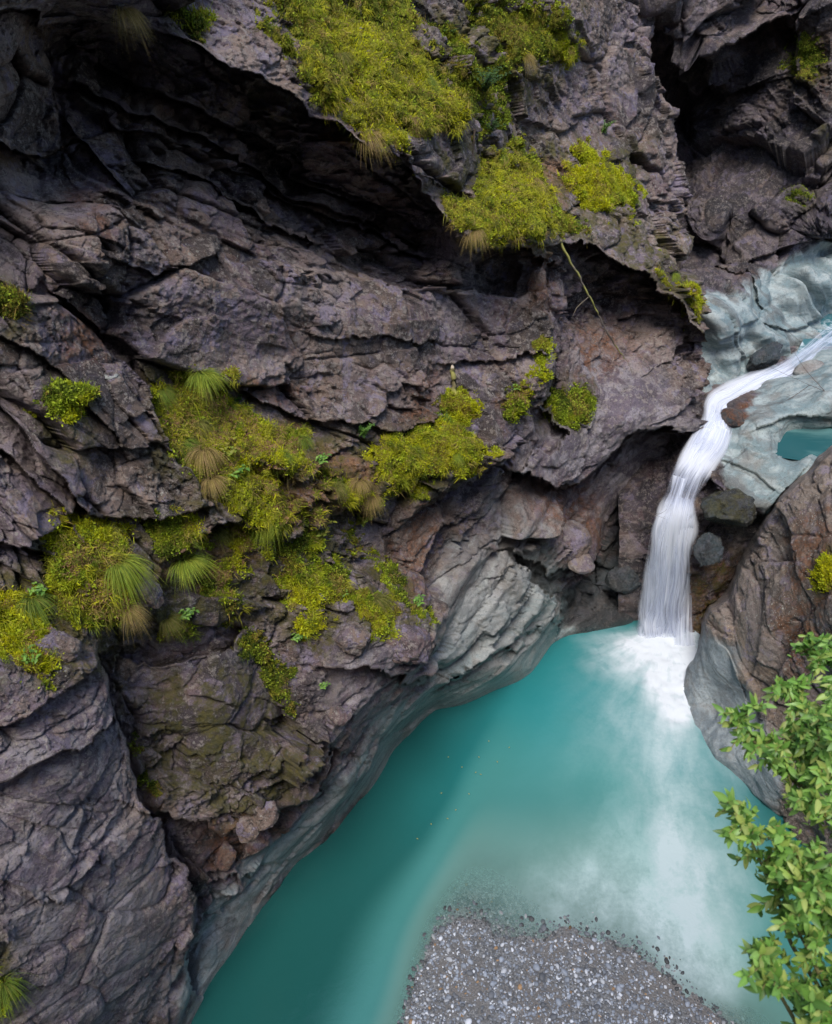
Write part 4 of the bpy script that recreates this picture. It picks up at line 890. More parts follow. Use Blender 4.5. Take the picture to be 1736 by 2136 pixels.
def moss_patch(name, poly, label, thick=0.06, dens=1.0, cut=0.0, bright=1.0, grid=None, kind='stuff', cat='moss', wob=27, blen=.022, holes=.55):
    us_, vs_, G, Nn, U_, V_, GB = grid if grid else (us, vs, CLG, CLN, U, Vv, CLB)
    x0, x1 = min(p[0] for p in poly) - 40, max(p[0] for p in poly) + 40; y0, y1 = min(p[1] for p in poly) - 40, max(p[1] for p in poly) + 40
    iu = np.where((us_ > x0) & (us_ < x1))[0]; iv = np.where((vs_ > y0) & (vs_ < y1))[0]
    sl = (slice(iv[0], iv[-1] + 1), slice(iu[0], iu[-1] + 1))
    g, gb, nn = G[sl], GB[sl], Nn[sl]; shp = g.shape[:2]
    q = gb.reshape(-1, 3)
    n1 = fbm(q * 3.2, 4, 811).reshape(shp); n2 = fbm(q * 11, 3, 812).reshape(shp); n3 = fbm(q * 30, 3, 813).reshape(shp)
    sd = poly_mask(U_[sl], V_[sl], poly) + wob * n1 * 1.6 + wob * n2 * .9 - cut * 30
    sd = sd - holes * 130 * np.clip(fbm(q * 5.5 + 70, 4, 814).reshape(shp) - .06, 0, .4)
    # moss prefers faces that look up
    sd = sd + 22 * np.clip(nn[..., 2] - .15, -.6, .5)
    th = sstep(-4, 34, sd) * thick * (0.85 + 1.1 * n2 + .22 * n3 + .7 * n1) - .008
    P = gb * .55 + g * .45 + nn * th[..., None] + np.array([0, 0, -1]) * (th * .15)[..., None]
    m = (sd > -2) & (np.linalg.norm(g - gb, axis=-1) < .25)
    keep = m.ravel(); Fq = grid_faces(shp[1], shp[0], keep)
    if not len(Fq): return None
    PV, Fq, _ = compact(P.reshape(-1, 3), Fq, {})
    # leafy tips all over it
    A = PV[Fq[:, 0]]; B = PV[Fq[:, 1]]; Cc = PV[Fq[:, 2]]; E = PV[Fq[:, 3]]
    fn = np.cross(Cc - A, E - B); ar = np.linalg.norm(fn, axis=1) / 2; fn /= (2 * ar + 1e-12)[:, None]
    fl = (fn * (CAM - A)).sum(1) < 0; fn[fl] *= -1
    nb = int(min(90000, ar.sum() * 26000 * dens)); f = rng.choice(len(Fq), nb, p=ar / ar.sum())
    a, b = rng.uniform(0, 1, (2, nb, 1)); base = (A[f] * (1 - a) + B[f] * a) * (1 - b) + (E[f] * (1 - a) + Cc[f] * a) * b
    dr = fn[f] * .7 + np.array([0, 0, .35]) + rng.normal(0, .42, (nb, 3)); dr /= np.linalg.norm(dr, axis=1, keepdims=True)
    ln = rng.uniform(.5, 1.4, nb) * blen
    long_ = rng.uniform(0, 1, nb) < .035; ln[long_] *= rng.uniform(2.0, 4.5, nb)[long_]
    cols = moss_colour(base, 0, bright)
    pu, pv, _ = project(base); lit = np.zeros(nb, bool)
    for pl in LITTER_POLYS: lit |= in_poly(pu + rng.normal(0, 9, nb), pv + rng.normal(0, 9, nb), pl)
    lit &= (fbm(base * 5 + 11, 3, 816) > -.02) & (rng.uniform(0, 1, nb) < .85) & (us_ is us)
    cols[lit] = np.array([.50, .29, .16]) * rng.uniform(.5, 1.25, (lit.sum(), 1)); ln[lit] *= .7; dr[lit] += rng.normal(0, .6, (lit.sum(), 3)); dr /= np.linalg.norm(dr, axis=1, keepdims=True)
    wd = rng.uniform(.0022, .0042, nb)
    lfm = (rng.uniform(0, 1, nb) < .05 + .25 * (fbm(base * 5 + 33, 3, 815) > .12)) & ~lit & ~long_
    wd[lfm] *= 2.4; ln[lfm] *= .85; cols[lfm] = cols[lfm] * .5 + np.array([.26, .32, .03]) * rng.uniform(.6, 1.5, (int(lfm.sum()), 1))
    base[lfm] += fn[f][lfm] * rng.uniform(.005, .03, (int(lfm.sum()), 1))
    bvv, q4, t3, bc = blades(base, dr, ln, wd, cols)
    if kind == 'stuff':      # fine grass growing through the moss, in soft clumps
        ncl = int(ar.sum() * 75); fc = rng.choice(len(Fq), ncl, p=ar / ar.sum()); m_ = 26
        cb = np.repeat(A[fc], m_, 0) + rng.normal(0, .022, (ncl * m_, 3)); cn = np.repeat(fn[fc], m_, 0)
        gd = cn * .8 + np.array([0, 0, .45]) + rng.normal(0, .38, cb.shape) + np.repeat(rng.normal(0, .35, (ncl, 3)), m_, 0); gd /= np.linalg.norm(gd, axis=1, keepdims=True)
        gp = np.array([[.58, .55, .035], [.42, .45, .035], [.16, .21, .03], [.42, .31, .10], [.46, .44, .05], [.26, .25, .05]])
        gc = np.repeat(gp[rng.integers(0, 6, ncl)], m_, 0) * rng.uniform(.6, 1.3, (ncl * m_, 1)) * (.55 + .45 * bright)
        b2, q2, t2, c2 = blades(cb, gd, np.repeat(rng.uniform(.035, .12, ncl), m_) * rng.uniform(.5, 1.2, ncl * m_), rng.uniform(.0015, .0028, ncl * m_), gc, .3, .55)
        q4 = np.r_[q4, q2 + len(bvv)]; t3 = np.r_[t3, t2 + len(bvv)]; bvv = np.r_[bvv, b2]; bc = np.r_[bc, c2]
    nb = len(q4)
    k = len(PV)
    V = np.r_[PV, bvv]; cc = np.r_[np.zeros((k, 3)) + .1, bc]
    me = mesh_mixed(name, V, np.r_[Fq, q4 + k], (t3 + k)[:, :3], [MOSS, MOSS_BLADE], np.r_[np.zeros(len(Fq)), np.ones(len(q4))], 1, cc)
    return obj(name, me, None, label, cat, None, kind)
moss_patch('moss', [(530, -30), (590, 70), (640, 135), (690, 215), (735, 275), (800, 325), (862, 352), (856, 290), (920, 262), (965, 205), (940, 120), (890, 60), (880, -30)], 'broad yellow green moss carpet on the steep slope at the top', .09, 1.0)
moss_patch('moss', [(950, -20), (1060, 0), (1150, 20), (1188, 70), (1190, 128), (1130, 132), (1075, 118), (1040, 165), (1005, 110)], 'brownish green moss and grass on the crest at the top, right of the broad carpet', .09, 1.0, bright=.6)
moss_patch('moss', [(900, 40), (960, 40), (1010, 130), (1050, 240), (1040, 300), (970, 290), (960, 200)], 'dark patchy moss in the shrubby gully between the two upper moss carpets', .06, .9, .0, .3)
moss_patch('moss', [(905, 470), (925, 430), (955, 390), (985, 340), (1015, 300), (1085, 295), (1130, 345), (1150, 420), (1135, 480), (1065, 512), (1000, 525), (940, 505)], 'bright moss mat on the overhanging ledge at the foot of the dead branch', .11, 1.0)
moss_patch('moss', [(1185, 365), (1200, 320), (1230, 298), (1290, 345), (1322, 400), (1332, 475), (1300, 450), (1270, 425), (1215, 430)], 'vivid lime moss cushion on the ledge right of the dead branch', .10, 1.1, bright=1.25)
moss_patch('moss', [(1140, 410), (1190, 430), (1240, 475), (1250, 500), (1190, 490), (1150, 470)], 'thin olive moss strip linking the two bright ledge mats', .05, .8, .2, .7)
moss_patch('moss', [(1375, 600), (1395, 545), (1425, 590), (1462, 640), (1470, 680), (1440, 690), (1415, 650)], 'yellow moss hanging on the outermost corner of the cliff above the stream', .07, 1.0)
moss_patch('moss', [(325, 815), (365, 745), (450, 785), (500, 845), (560, 885), (640, 905), (655, 960), (640, 1005), (700, 1005), (700, 1080), (600, 1125), (520, 1115), (470, 1050), (410, 1000), (350, 970), (345, 900)], 'mixed moss and grass covering the middle ledge', .07, .9, .05)
moss_patch('moss', [(770, 960), (800, 915), (880, 885), (945, 870), (1003, 920), (985, 985), (900, 1012), (830, 1035), (790, 1010)], 'thick yellow green moss mound at the right end of the middle ledge', .11, 1.0)
moss_patch('moss', [(690, 1000), (770, 990), (800, 1050), (770, 1080), (700, 1075)], 'sparse moss and litter between the middle ledge and its thick mound', .05, .8, .15)
moss_patch('moss', [(500, 1110), (570, 1110), (575, 1170), (545, 1255), (505, 1210)], 'narrow moss tongue running down below the middle ledge', .06, .9, .2, .6)
moss_patch('moss', [(650, 1180), (695, 1125), (730, 1195), (752, 1240), (705, 1270), (692, 1368), (650, 1335), (607, 1290), (612, 1230)], 'curtain of light green moss hanging above the white crusted rock', .08, 1.0)
moss_patch('moss', [(765, 1095), (790, 1150), (850, 1225), (885, 1300), (850, 1280), (790, 1190), (750, 1130)], 'thin moss line trailing down to the pointed slab', .04, .8, .1, .6)
moss_patch('moss', [(755, 1240), (800, 1250), (815, 1330), (780, 1330)], 'small moss clump above the pointed slab', .06, .9)
moss_patch('moss', [(110, 1130), (195, 1095), (275, 1115), (292, 1220), (293, 1320), (230, 1335), (160, 1310), (140, 1240)], 'grassy moss bank on the left ledge below the steep slabs', .08, .9, .1)
moss_patch('moss', [(-30, 1230), (60, 1240), (140, 1290), (145, 1385), (110, 1440), (50, 1420), (-30, 1350)], 'bright moss at the left edge of the frame, above the big slab', .08, .9, .2)
moss_patch('moss', [(500, 1310), (545, 1330), (600, 1400), (618, 1490), (560, 1450), (520, 1390)], 'dark olive moss filling the cleft above the mossy bulge', .05, .9, .1, .0)
moss_patch('moss', [(275, 1450), (300, 1530), (335, 1600), (345, 1680), (310, 1640), (285, 1540)], 'dark green moss lining the crack beside the left slab', .04, .8, .3, .2)
moss_patch('moss', [(-20, 2010), (30, 2020), (42, 2080), (20, 2136), (-20, 2140)], 'mossy clump at the bottom left corner', .07, .9)
moss_patch('moss', [(-20, 560), (20, 580), (45, 640), (20, 680), (-20, 660)], 'dull moss on the slab at the left edge, halfway up', .05, .8, .1, .3)
moss_patch('moss', [(340, 1290), (400, 1280), (410, 1330), (360, 1345)], 'little moss clump under the lone pale grass tuft', .06, .9, 0, .7)
moss_patch('moss', [(380, -20), (470, 20), (440, 75), (370, 50)], 'moss tuft on the rim of the dark overhang at the top', .05, .8, .2, .4)
moss_patch('moss', [(290, 1080), (400, 1060), (500, 1110), (500, 1170), (430, 1190), (330, 1170)], 'scattered moss and dry needles on the step between the left bank and the middle ledge', .04, .8, .5, .7)
moss_patch('moss', [(570, 1115), (680, 1090), (720, 1130), (660, 1190), (600, 1200)], 'moss strip joining the middle ledge to the hanging curtain', .05, .9, .2, .9)
moss_patch('moss', [(60, 1090), (130, 1060), (190, 1100), (130, 1150)], 'bright moss seam under the edge of the steep slab at the left', .05, .9, .2, 1.1)
moss_patch('moss', [(430, 1180), (500, 1190), (520, 1290), (470, 1310)], 'dull green moss on the broken rock right of the pale fan of grass', .05, .9, .2, .3)
MC = dict(kind=None, holes=0.0, cat='moss cushion', wob=8)
def cushion(u, v, rx, ry, label, **kw):
    moss_patch('moss_cushion', [(u + rx * math.cos(a), v + ry * math.sin(a)) for a in np.linspace(0, 2 * math.pi, 14)[:-1]], label, **{**MC, **kw})
cushion(117, 836, 46, 40, 'round olive moss cushion alone on the slab at the left', thick=.15)
cushion(970, 850, 30, 36, 'lime moss cushion at the tip of the broken stump on the middle ledge', thick=.15, bright=1.3)
cushion(1082, 842, 26, 38, 'oval moss cushion hanging right of the lime cushion', thick=.12)
cushion(1186, 846, 42, 38, 'dark olive moss cushion on the sheer face under the dead branch', thick=.11, bright=.4)
cushion(1122, 780, 22, 14, 'flat yellow moss cushion on the corner of the pale face', thick=.09)
cushion(1126, 738, 13, 26, 'narrow upright moss strip on the corner above the flat yellow cushion', thick=.07)
RG = RRG + (boxblur(RRG[2], 4),)
cushion(1722, 1195, 22, 38, 'green moss cushion on the brown cliff at the right edge', thick=.10, grid=(RRG[0], RRG[1], RRG[2], RRG[3], RRG[4], RRG[5], RG[-1]))
BG = (BWG[0], BWG[1], BWG[2], BWG[3], BWG[4], BWG[5], boxblur(BWG[2], 4))
cushion(1690, 110, 40, 60, 'dim green moss high on the dark far wall at the top right', thick=.05, bright=.1, dens=.5, grid=BG)
cushion(1660, 402, 22, 14, 'tiny moss spot on the dark far wall', thick=.05, bright=.6, grid=BG)

# ------------------------------------------------------------------ grass tufts
print('grass...')
def tuft_mesh(seed, nb, L, spread, droop, pal, wid=.0032):
    g = np.random.default_rng(seed); S = 6
    a = g.normal(g.uniform(.6, 2.5), 1.15, nb); r = np.sqrt(g.uniform(0, 1, nb)) * spread
    base = np.stack([r * np.cos(a), r * np.sin(a) * .8, 0 * a], -1)
    dr = np.stack([np.cos(a) * .8 + g.normal(0, .25, nb), np.sin(a) * .6 + .65 + g.normal(0, .25, nb), np.abs(g.normal(.75, .25, nb))], -1)
    dr /= np.linalg.norm(dr, axis=1, keepdims=True)
    ln = L * g.uniform(.3, 1.1, nb); s = np.linspace(0, 1, S)[None, :, None]
    pts = base[:, None] + dr[:, None] * ln[:, None, None] * s
    pts = pts + np.array([0, 0, -1]) * (ln * droop * g.uniform(.7, 1.25, nb))[:, None, None] * s ** 2
    side = np.cross(dr, [0, 0, 1.0]); side /= np.linalg.norm(side, axis=1, keepdims=True) + 1e-9
    side = side * .8 + g.normal(0, .4, (nb, 3)); side /= np.linalg.norm(side, axis=1, keepdims=True)
    wv = wid * (1 - np.linspace(0, 1, S) ** 1.6 * .92)
    V = np.stack([pts - side[:, None] * wv[None, :, None], pts + side[:, None] * wv[None, :, None]], 2).reshape(-1, 3)
    q = np.array([[2 * k, 2 * k + 1, 2 * k + 3, 2 * k + 2] for k in range(S - 1)])
    Fq = (q[None] + (np.arange(nb) * 2 * S)[:, None, None]).reshape(-1, 4)
    p = np.array(pal); c0 = 1.25 * p[g.integers(0, len(p), nb)] * g.uniform(.7, 1.3, (nb, 1))
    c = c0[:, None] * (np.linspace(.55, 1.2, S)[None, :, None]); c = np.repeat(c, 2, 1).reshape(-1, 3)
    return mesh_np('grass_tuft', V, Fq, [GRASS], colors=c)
GREENP = [[.13, .20, .025], [.17, .23, .03], [.10, .15, .025], [.24, .24, .05]]
OLIVEP = [[.16, .17, .035], [.20, .19, .04], [.12, .14, .03], [.26, .21, .07]]
TANP = [[.32, .23, .09], [.26, .20, .07], [.20, .17, .04], [.36, .25, .11]]
LIMEP = [[.22, .28, .03], [.28, .31, .04], [.16, .23, .03]]
TM = {k: [tuft_mesh(900 + i * 7 + 50 * j, n, 1.0, .2, d, pal, w_) for i, d in enumerate((1.15, 1.45, .95))]
      for j, (k, n, pal, w_) in enumerate((('green', 420, GREENP, .0075), ('olive', 420, OLIVEP, .0075), ('tan', 420, TANP, .0075), ('lime', 400, LIMEP, .008)))}
def tuft(k, u, v, size, label, off=.065):
    p, n = cliff_at(u, v, off); o = obj('grass_tuft', TM[k][int(u + v) % 3], None, label, 'grass tuft', 'grass tufts on the cliff')
    o.location = p; o.rotation_euler = (R(rng.uniform(-8, 8)), R(rng.uniform(-8, 8)), math.atan2(n[1], n[0]) - math.pi / 2 + rng.uniform(-.3, .3))
    s = size / 203.0 * .72; o.scale = (s * rng.uniform(.75, 1.2), s * rng.uniform(.8, 1.2), s * rng.uniform(.85, 1.2)); return o
TUFTS = [('lime', 392, 765, 75, 'arching lime grass tuft at the very top of the middle ledge'), ('tan', 452, 795, 70, 'yellowing grass tuft just right of the topmost tuft of the middle ledge'),
    ('green', 345, 820, 45, 'compact green tuft at the upper left corner of the middle ledge'), ('green', 380, 915, 85, 'big drooping dark green tuft hanging left of a tan one'),
    ('tan', 436, 940, 90, 'big drooping tan tuft hanging right of the dark green one'), ('tan', 445, 1000, 60, 'tan tuft hanging directly under the big tan tuft'),
    ('olive', 420, 880, 50, 'olive tuft above the gap between the two big drooping tufts'), ('lime', 500, 865, 55, 'lime tuft by the herb at the upper rim of the middle ledge'),
    ('olive', 490, 915, 45, 'short olive tuft in the needle litter of the middle ledge'), ('green', 560, 945, 50, 'bushy green tuft in the centre of the middle ledge'),
    ('green', 625, 925, 50, 'dark green tuft at the right end of the litter patch'), ('olive', 570, 1000, 60, 'olive tuft hanging from the front of the middle ledge'),
    ('lime', 585, 1075, 65, 'light lime tuft at the lowest front corner of the middle ledge'), ('lime', 620, 1070, 55, 'lime tuft right beside the light tuft of the lowest front corner'),
    ('tan', 750, 995, 55, 'tan tuft at the left foot of the thick moss mound'), ('tan', 785, 1030, 55, 'tan tuft hanging below the left foot of the thick moss mound'),
    ('olive', 690, 1020, 50, 'olive tuft where the middle ledge narrows'), ('lime', 920, 945, 55, 'lime tuft on the front of the thick moss mound'),
    ('green', 870, 905, 45, 'green tuft on the crown of the thick moss mound'), ('olive', 480, 1120, 45, 'lone olive tuft beneath the left front of the middle ledge'),
    ('lime', 410, 1185, 85, 'lone pale fan of grass on bare rock left of centre'), ('lime', 245, 1175, 85, 'large lime tuft overhanging the left grassy bank'),
    ('olive', 240, 1110, 50, 'olive tuft at the top of the left grassy bank'), ('tan', 250, 1265, 60, 'tan tuft at the lower right of the left grassy bank'),
    ('green', 95, 1270, 75, 'saturated green tuft in the bright moss at the left edge'), ('olive', 35, 1240, 45, 'small olive tuft at the far left above the saturated green tuft'),
    ('olive', 360, 1290, 55, 'olive tuft on the little moss clump under the pale fan of grass'), ('olive', 682, 1270, 50, 'olive tuft trailing from the curtain of moss'),
    ('olive', 780, 1255, 55, 'olive tuft on the small clump above the pointed slab'), ('green', 12, 2040, 70, 'green tuft at the bottom left corner'),
    ('tan', 1088, 385, 70, 'golden tuft where the dead branch starts'), ('lime', 1045, 330, 60, 'lime tuft on the inner side of the overhanging ledge mat'),
    ('tan', 960, 480, 65, 'brown tuft hanging from the left end of the overhanging ledge mat'), ('olive', 1245, 340, 60, 'olive tuft on top of the vivid lime cushion'),
    ('tan', 770, 265, 75, 'brown tuft on the lower rim of the broad top carpet'), ('tan', 850, 255, 50, 'tan tuft at the lower right corner of the broad top carpet'),
    ('olive', 1140, 90, 75, 'shaggy olive tuft at the right end of the crest moss'), ('tan', 1050, 120, 60, 'brown tuft at the left of the crest moss'),
    ('tan', 255, 15, 70, 'tan grass hanging from the rim at the top left'), ('olive', 700, 120, 50, 'olive tuft in the middle of the broad top carpet'),
    ('green', 850, 165, 60, 'green tuft at the right border of the broad top carpet'), ('lime', 1405, 575, 45, 'lime tuft on the hanging corner moss above the stream')]
for a in TUFTS: tuft(*a)

# ------------------------------------------------------------------ leafy plants
def leaf_arrays(g, base, dirv, up, L, W, col, seg=5, bend=.3, fold=.25):
    """one leaf: spine of seg+1 points, two blades folded on the midrib"""
    d = dirv / np.linalg.norm(dirv); s = np.cross(d, up); s /= np.linalg.norm(s) + 1e-9; n = np.cross(s, d)
    V = []; 
    for k in range(seg + 1):
        x = k / seg; w_ = W * (math.sin(math.pi * min(1, x ** .85 * .97 + .02)) ** .8) * .5
        c = base + d * L * x + n * (-bend * L * x * x)
        V += [c - s * w_ + n * w_ * fold, c, c + s * w_ + n * w_ * fold]
    Fq = []
    for k in range(seg):
        i = 3 * k; Fq += [(i, i + 1, i + 4, i + 3), (i + 1, i + 2, i + 5, i + 4)]
    cc = np.tile(col, (len(V), 1)); cc[1::3] *= 1.18; return np.array(V), np.array(Fq), cc
class Acc:
    def __init__(s): s.V = []; s.F = []; s.C = []; s.n = 0
    def add(s, V, Fq, c): s.V.append(V); s.F.append(Fq + s.n); s.C.append(c); s.n += len(V)
    def mesh(s, name, mat): return mesh_np(name, np.concatenate(s.V), np.concatenate(s.F), [mat], colors=np.concatenate(s.C))
def tube_arrays(P, rad, col, k=7, jit=0.0):
    P = np.array(P, float); n = len(P); rad = np.broadcast_to(np.array(rad, float), (n,))
    T = np.gradient(P, axis=0); T /= np.linalg.norm(T, axis=1, keepdims=True) + 1e-9
    a = np.cross(T, [0.3, 0.2, 1.0]); a /= np.linalg.norm(a, axis=1, keepdims=True) + 1e-9; b = np.cross(T, a)
    th = np.linspace(0, 2 * np.pi, k, endpoint=False)
    r = rad[:, None] * (1 + jit * rng.normal(0, 1, (n, k)))
    V = (P[:, None] + a[:, None] * (np.cos(th) * r)[..., None] + b[:, None] * (np.sin(th) * r)[..., None]).reshape(-1, 3)
    i = np.arange(n - 1)[:, None] * k + np.arange(k)[None]; j = np.arange(n - 1)[:, None] * k + (np.arange(k)[None] + 1) % k
    Fq = np.stack([i, j, j + k, i + k], -1).reshape(-1, 4)
    cc = np.tile(np.array(col, float), (len(V), 1)) if np.ndim(col) == 1 else np.repeat(np.array(col), k, 0)
    return V, Fq, cc
def herb(name, seed, h, nst, nleaf, lL, lW, cols, fern=False):
    g = np.random.default_rng(seed); st = Acc(); lf = Acc()
    for k in range(nst):
        a = g.uniform(0, 2 * math.pi); lean = g.uniform(.2, .9)
        hh = h * g.uniform(.6, 1.1); x = np.linspace(0, 1, 7)[:, None]
        P = np.array([0, 0, -.02]) + np.array([math.cos(a) * lean, math.sin(a) * lean * .6 + .35, 1.0]) * hh * x + np.array([0, 0, -.35]) * hh * x ** 2
        st.add(*tube_arrays(P, np.linspace(.0035, .0012, 7), np.array([.10, .12, .03]), 5))
        for m in range(nleaf):
            q = (m + 1) / nleaf; c = P[0] * 0 + np.array([np.interp(q, x[:, 0], P[:, i]) for i in range(3)])
            b = a + (math.pi / 2 if m % 2 else -math.pi / 2) + g.normal(0, .5)
            dv = np.array([math.cos(b), math.sin(b), g.uniform(-.1, .5)]) + (P[-1] - P[0]) / h * .4
            L = lL * g.uniform(.7, 1.2) * (1 - .4 * q if fern else 1)
            lf.add(*leaf_arrays(g, c, dv, np.array([0, .3, 1.0]), L, lW * L / lL, np.array(cols[g.integers(len(cols))]) * g.uniform(.75, 1.25), 4))
    return st.mesh('stems', WOOD), lf.mesh('leaves', LEAF)
HB = [[.13, .26, .045], [.17, .31, .05], [.10, .21, .045]]; HY = [[.27, .29, .05], [.22, .27, .04], [.30, .27, .06]]; HD = [[.05, .10, .025], [.07, .13, .03], [.04, .085, .02]]
HM = {'herb': herb('herb', 1, .16, 9, 5, .05, .026, HB), 'yellow': herb('yellow', 2, .18, 8, 5, .06, .03, HY), 'fern': herb('fern', 3, .24, 9, 16, .06, .014, HB, True), 'dark': herb('dark', 4, .45, 26, 14, .045, .022, HD)}
def plant(k, u, v, s, name, label, cat, group=None, off=.03):
    p, n = cliff_at(u, v, off); r = empty(name, p, label, cat, group); r.rotation_euler = (0, 0, math.atan2(n[1], n[0]) - math.pi / 2); r.scale = (s, s, s)
    a = obj('stems', HM[k][0], r); b = obj('leaves', HM[k][1], r); return r
for a in [('herb', 500, 990, 1.1, 'herb_plant', 'fresh green leafy herb in front of the middle ledge, right of the tan tufts', 'plant'), ('fern', 745, 905, 1.0, 'fern', 'small dark green fern at the foot of the pale face', 'fern'),
          ('herb', 518, 850, .9, 'herb_plant', 'bluish green herb against the rock at the upper rim of the middle ledge', 'plant'), ('yellow', 780, 1105, 1.2, 'seedling', 'yellowish seedling with star shaped leaves leaning over the brown face', 'plant'),
          ('yellow', 700, 1130, 1.0, 'seedling', 'yellowish seedling at the top of the hanging moss curtain', 'plant'), ('herb', 905, 900, 1.0, 'herb_plant', 'leafy herb on the crown of the thick moss mound', 'plant'),
          ('fern', 940, 885, .9, 'fern', 'feathery fern at the back right of the thick moss mound', 'fern'), ('fern', 1262, 275, 1.1, 'conifer_seedling', 'tiny dark conifer seedling above the vivid lime cushion', 'seedling'),
          ('herb', 1080, 815, .8, 'herb_plant', 'light green herb on the oval hanging cushion', 'plant'), ('herb', 684, 1432, .6, 'herb_plant', 'small herb growing from bare rock above the knobbly stone', 'plant'),
          ('herb', 630, 1330, .8, 'herb_plant', 'green herb dangling at the bottom of the moss curtain', 'plant'), ('herb', 400, 1285, .9, 'herb_plant', 'green herb right of the little moss clump', 'plant'),
          ('herb', 860, 1255, .9, 'herb_plant', 'green herb on the thin moss line above the pointed slab', 'plant'), ('herb', 100, 1230, .8, 'herb_plant', 'herb at the top of the bright moss at the left edge', 'plant'),
          ('yellow', 470, 960, .9, 'herb_plant', 'yellow green herb just below the litter of the middle ledge', 'plant'), ('herb', 730, 1250, .7, 'herb_plant', 'round leaved herb at the right side of the moss curtain', 'plant'),
          ('herb', 660, 960, .9, 'herb_plant', 'green herb at the right end of the middle ledge, below the dark tuft', 'plant'), ('herb', 55, 1390, .9, 'herb_plant', 'bright herb hanging at the lowest part of the left edge moss', 'plant'),
          ('dark', 985, 190, .9, 'shrub', 'dark leafy shrub in the gully between the upper moss carpets', 'shrub'), ('dark', 1020, 280, .7, 'shrub', 'lower dark shrub above the overhanging ledge mat', 'shrub'),
          ('dark', 950, 90, .7, 'shrub', 'topmost dark shrub between the broad carpet and the crest moss', 'shrub')]:
    plant(*a)

# ------------------------------------------------------------------ dead branch, stump, twigs
def px_path(L, n=40):
    S = spline([(a, b, c) for a, b, c in L], n); return np.stack([at_t(a, b, c) for a, b, c in S])
t0_ = on_cliff(1108, 408, .05); t1_ = on_cliff(1285, 735, .25)
br = empty('dead_branch', at_t(1108, 408, t0_), 'thin dead branch crusted with yellow lichen leaning down from the mossy ledge', 'branch')
def lerp_t(f): return t0_ + (t1_ - t0_) * f - 0.25 * math.sin(math.pi * f)
def branch_part(name, P, r0, r1, parent, col=(.16, .13, .11), lich=0.5):
    P = P + rng.normal(0, r0 * .25, P.shape); o = np.array(parent.matrix_world.translation if parent.parent is None else parent.parent.location)
    n = len(P); q = sstep(.35, .6, np.array([vnoise(np.array([[i * .4, 0, r0 * 90]]), 5)[0] * .5 + .5 for i in range(n)]))[:, None] * lich * 1.6
    c = np.array(col) * (1 - q) + np.array([.34, .33, .08]) * q
    V, Fq, cc = tube_arrays(P, np.linspace(r0, r1, n), c, 7, .12)
    return obj(name, mesh_np(name, V - np.array(parent.location), Fq, [WOOD], colors=cc), parent)
branch_part('stem', px_path([(1108, 408, lerp_t(0)), (1148, 468, lerp_t(.2)), (1190, 545, lerp_t(.42)), (1232, 622, lerp_t(.65)), (1266, 690, lerp_t(.83)), (1302, 748, lerp_t(1))], 70), .022, .006, br)
branch_part('twig', px_path([(1268, 692, lerp_t(.84)), (1282, 720, lerp_t(.9)), (1276, 755, lerp_t(.95))], 12), .005, .0025, br, lich=.1)
branch_part('twig', px_path([(1230, 618, lerp_t(.64)), (1205, 640, lerp_t(.6)), (1195, 660, lerp_t(.6))], 12), .005, .0025, br, lich=.1)
branch_part('twig', px_path([(1295, 735, lerp_t(.97)), (1312, 760, lerp_t(1)), (1322, 790, lerp_t(1.02))], 12), .005, .002, br, lich=.1)
ts = on_cliff(948, 800, .06)
stp = empty('broken_stump', at_t(946, 815, ts), 'short splintered stump with a pale broken top above the lime moss cushion', 'stump')
branch_part('trunk', px_path([(948, 830, ts), (946, 795, ts - .02), (944, 765, ts - .03)], 14), .035, .026, stp, (.12, .10, .05), .5)
branch_part('broken_tip', px_path([(944, 768, ts - .03), (941, 757, ts - .03), (939, 748, ts - .03)], 6), .022, .003, stp, (.5, .42, .32), 0)
def twig_thing(lines, label, r=.005):
    e = empty('bare_twig', at_t(*lines[0][0]), label, 'twig')
    for L in lines: branch_part('twig', px_path(L, 18), r, r * .3, e, (.10, .075, .065), 0)
twig_thing([[(1900, 880, 12.0), (1736, 822, 12.1), (1660, 790, 12.3), (1600, 762, 12.4)], [(1690, 803, 12.2), (1650, 830, 12.3), (1610, 848, 12.3)], [(1720, 815, 12.1), (1680, 770, 12.2), (1655, 730, 12.4)]], 'bare forked twig sticking out over the upper stream')
twig_thing([[(1300, 1050, 12.0), (1350, 1068, 11.7), (1388, 1082, 11.6)], [(1350, 1068, 11.7), (1375, 1072, 11.6), (1392, 1062, 11.5)]], 'pale bare twig in front of the shaded hollow left of the waterfall', .004)
# hanging roots under the overhang
for (u, v, L, lab) in ((240, 250, .55, 'long dry root hanging in the dark recess at the upper left'), (462, 310, .35, 'single root hanging from the dark overhang, right of the long dry root'), (945, 270, .7, 'roots trailing from the gully beside the overhanging ledge mat')):
    p, n = cliff_at(u, v, .12); e = empty('hanging_root', p, lab, 'root')
    for k in range(3):
        x = np.linspace(0, 1, 16)[:, None]; P = p + np.array([rng.normal(0, .015), rng.normal(0, .015), 0]) + np.array([0, 0, -1]) * L * rng.uniform(.6, 1) * x + np.cumsum(rng.normal(0, .004, (16, 3)), 0)
        branch_part('root', P, .007, .002, e, (.13, .10, .08), 0)

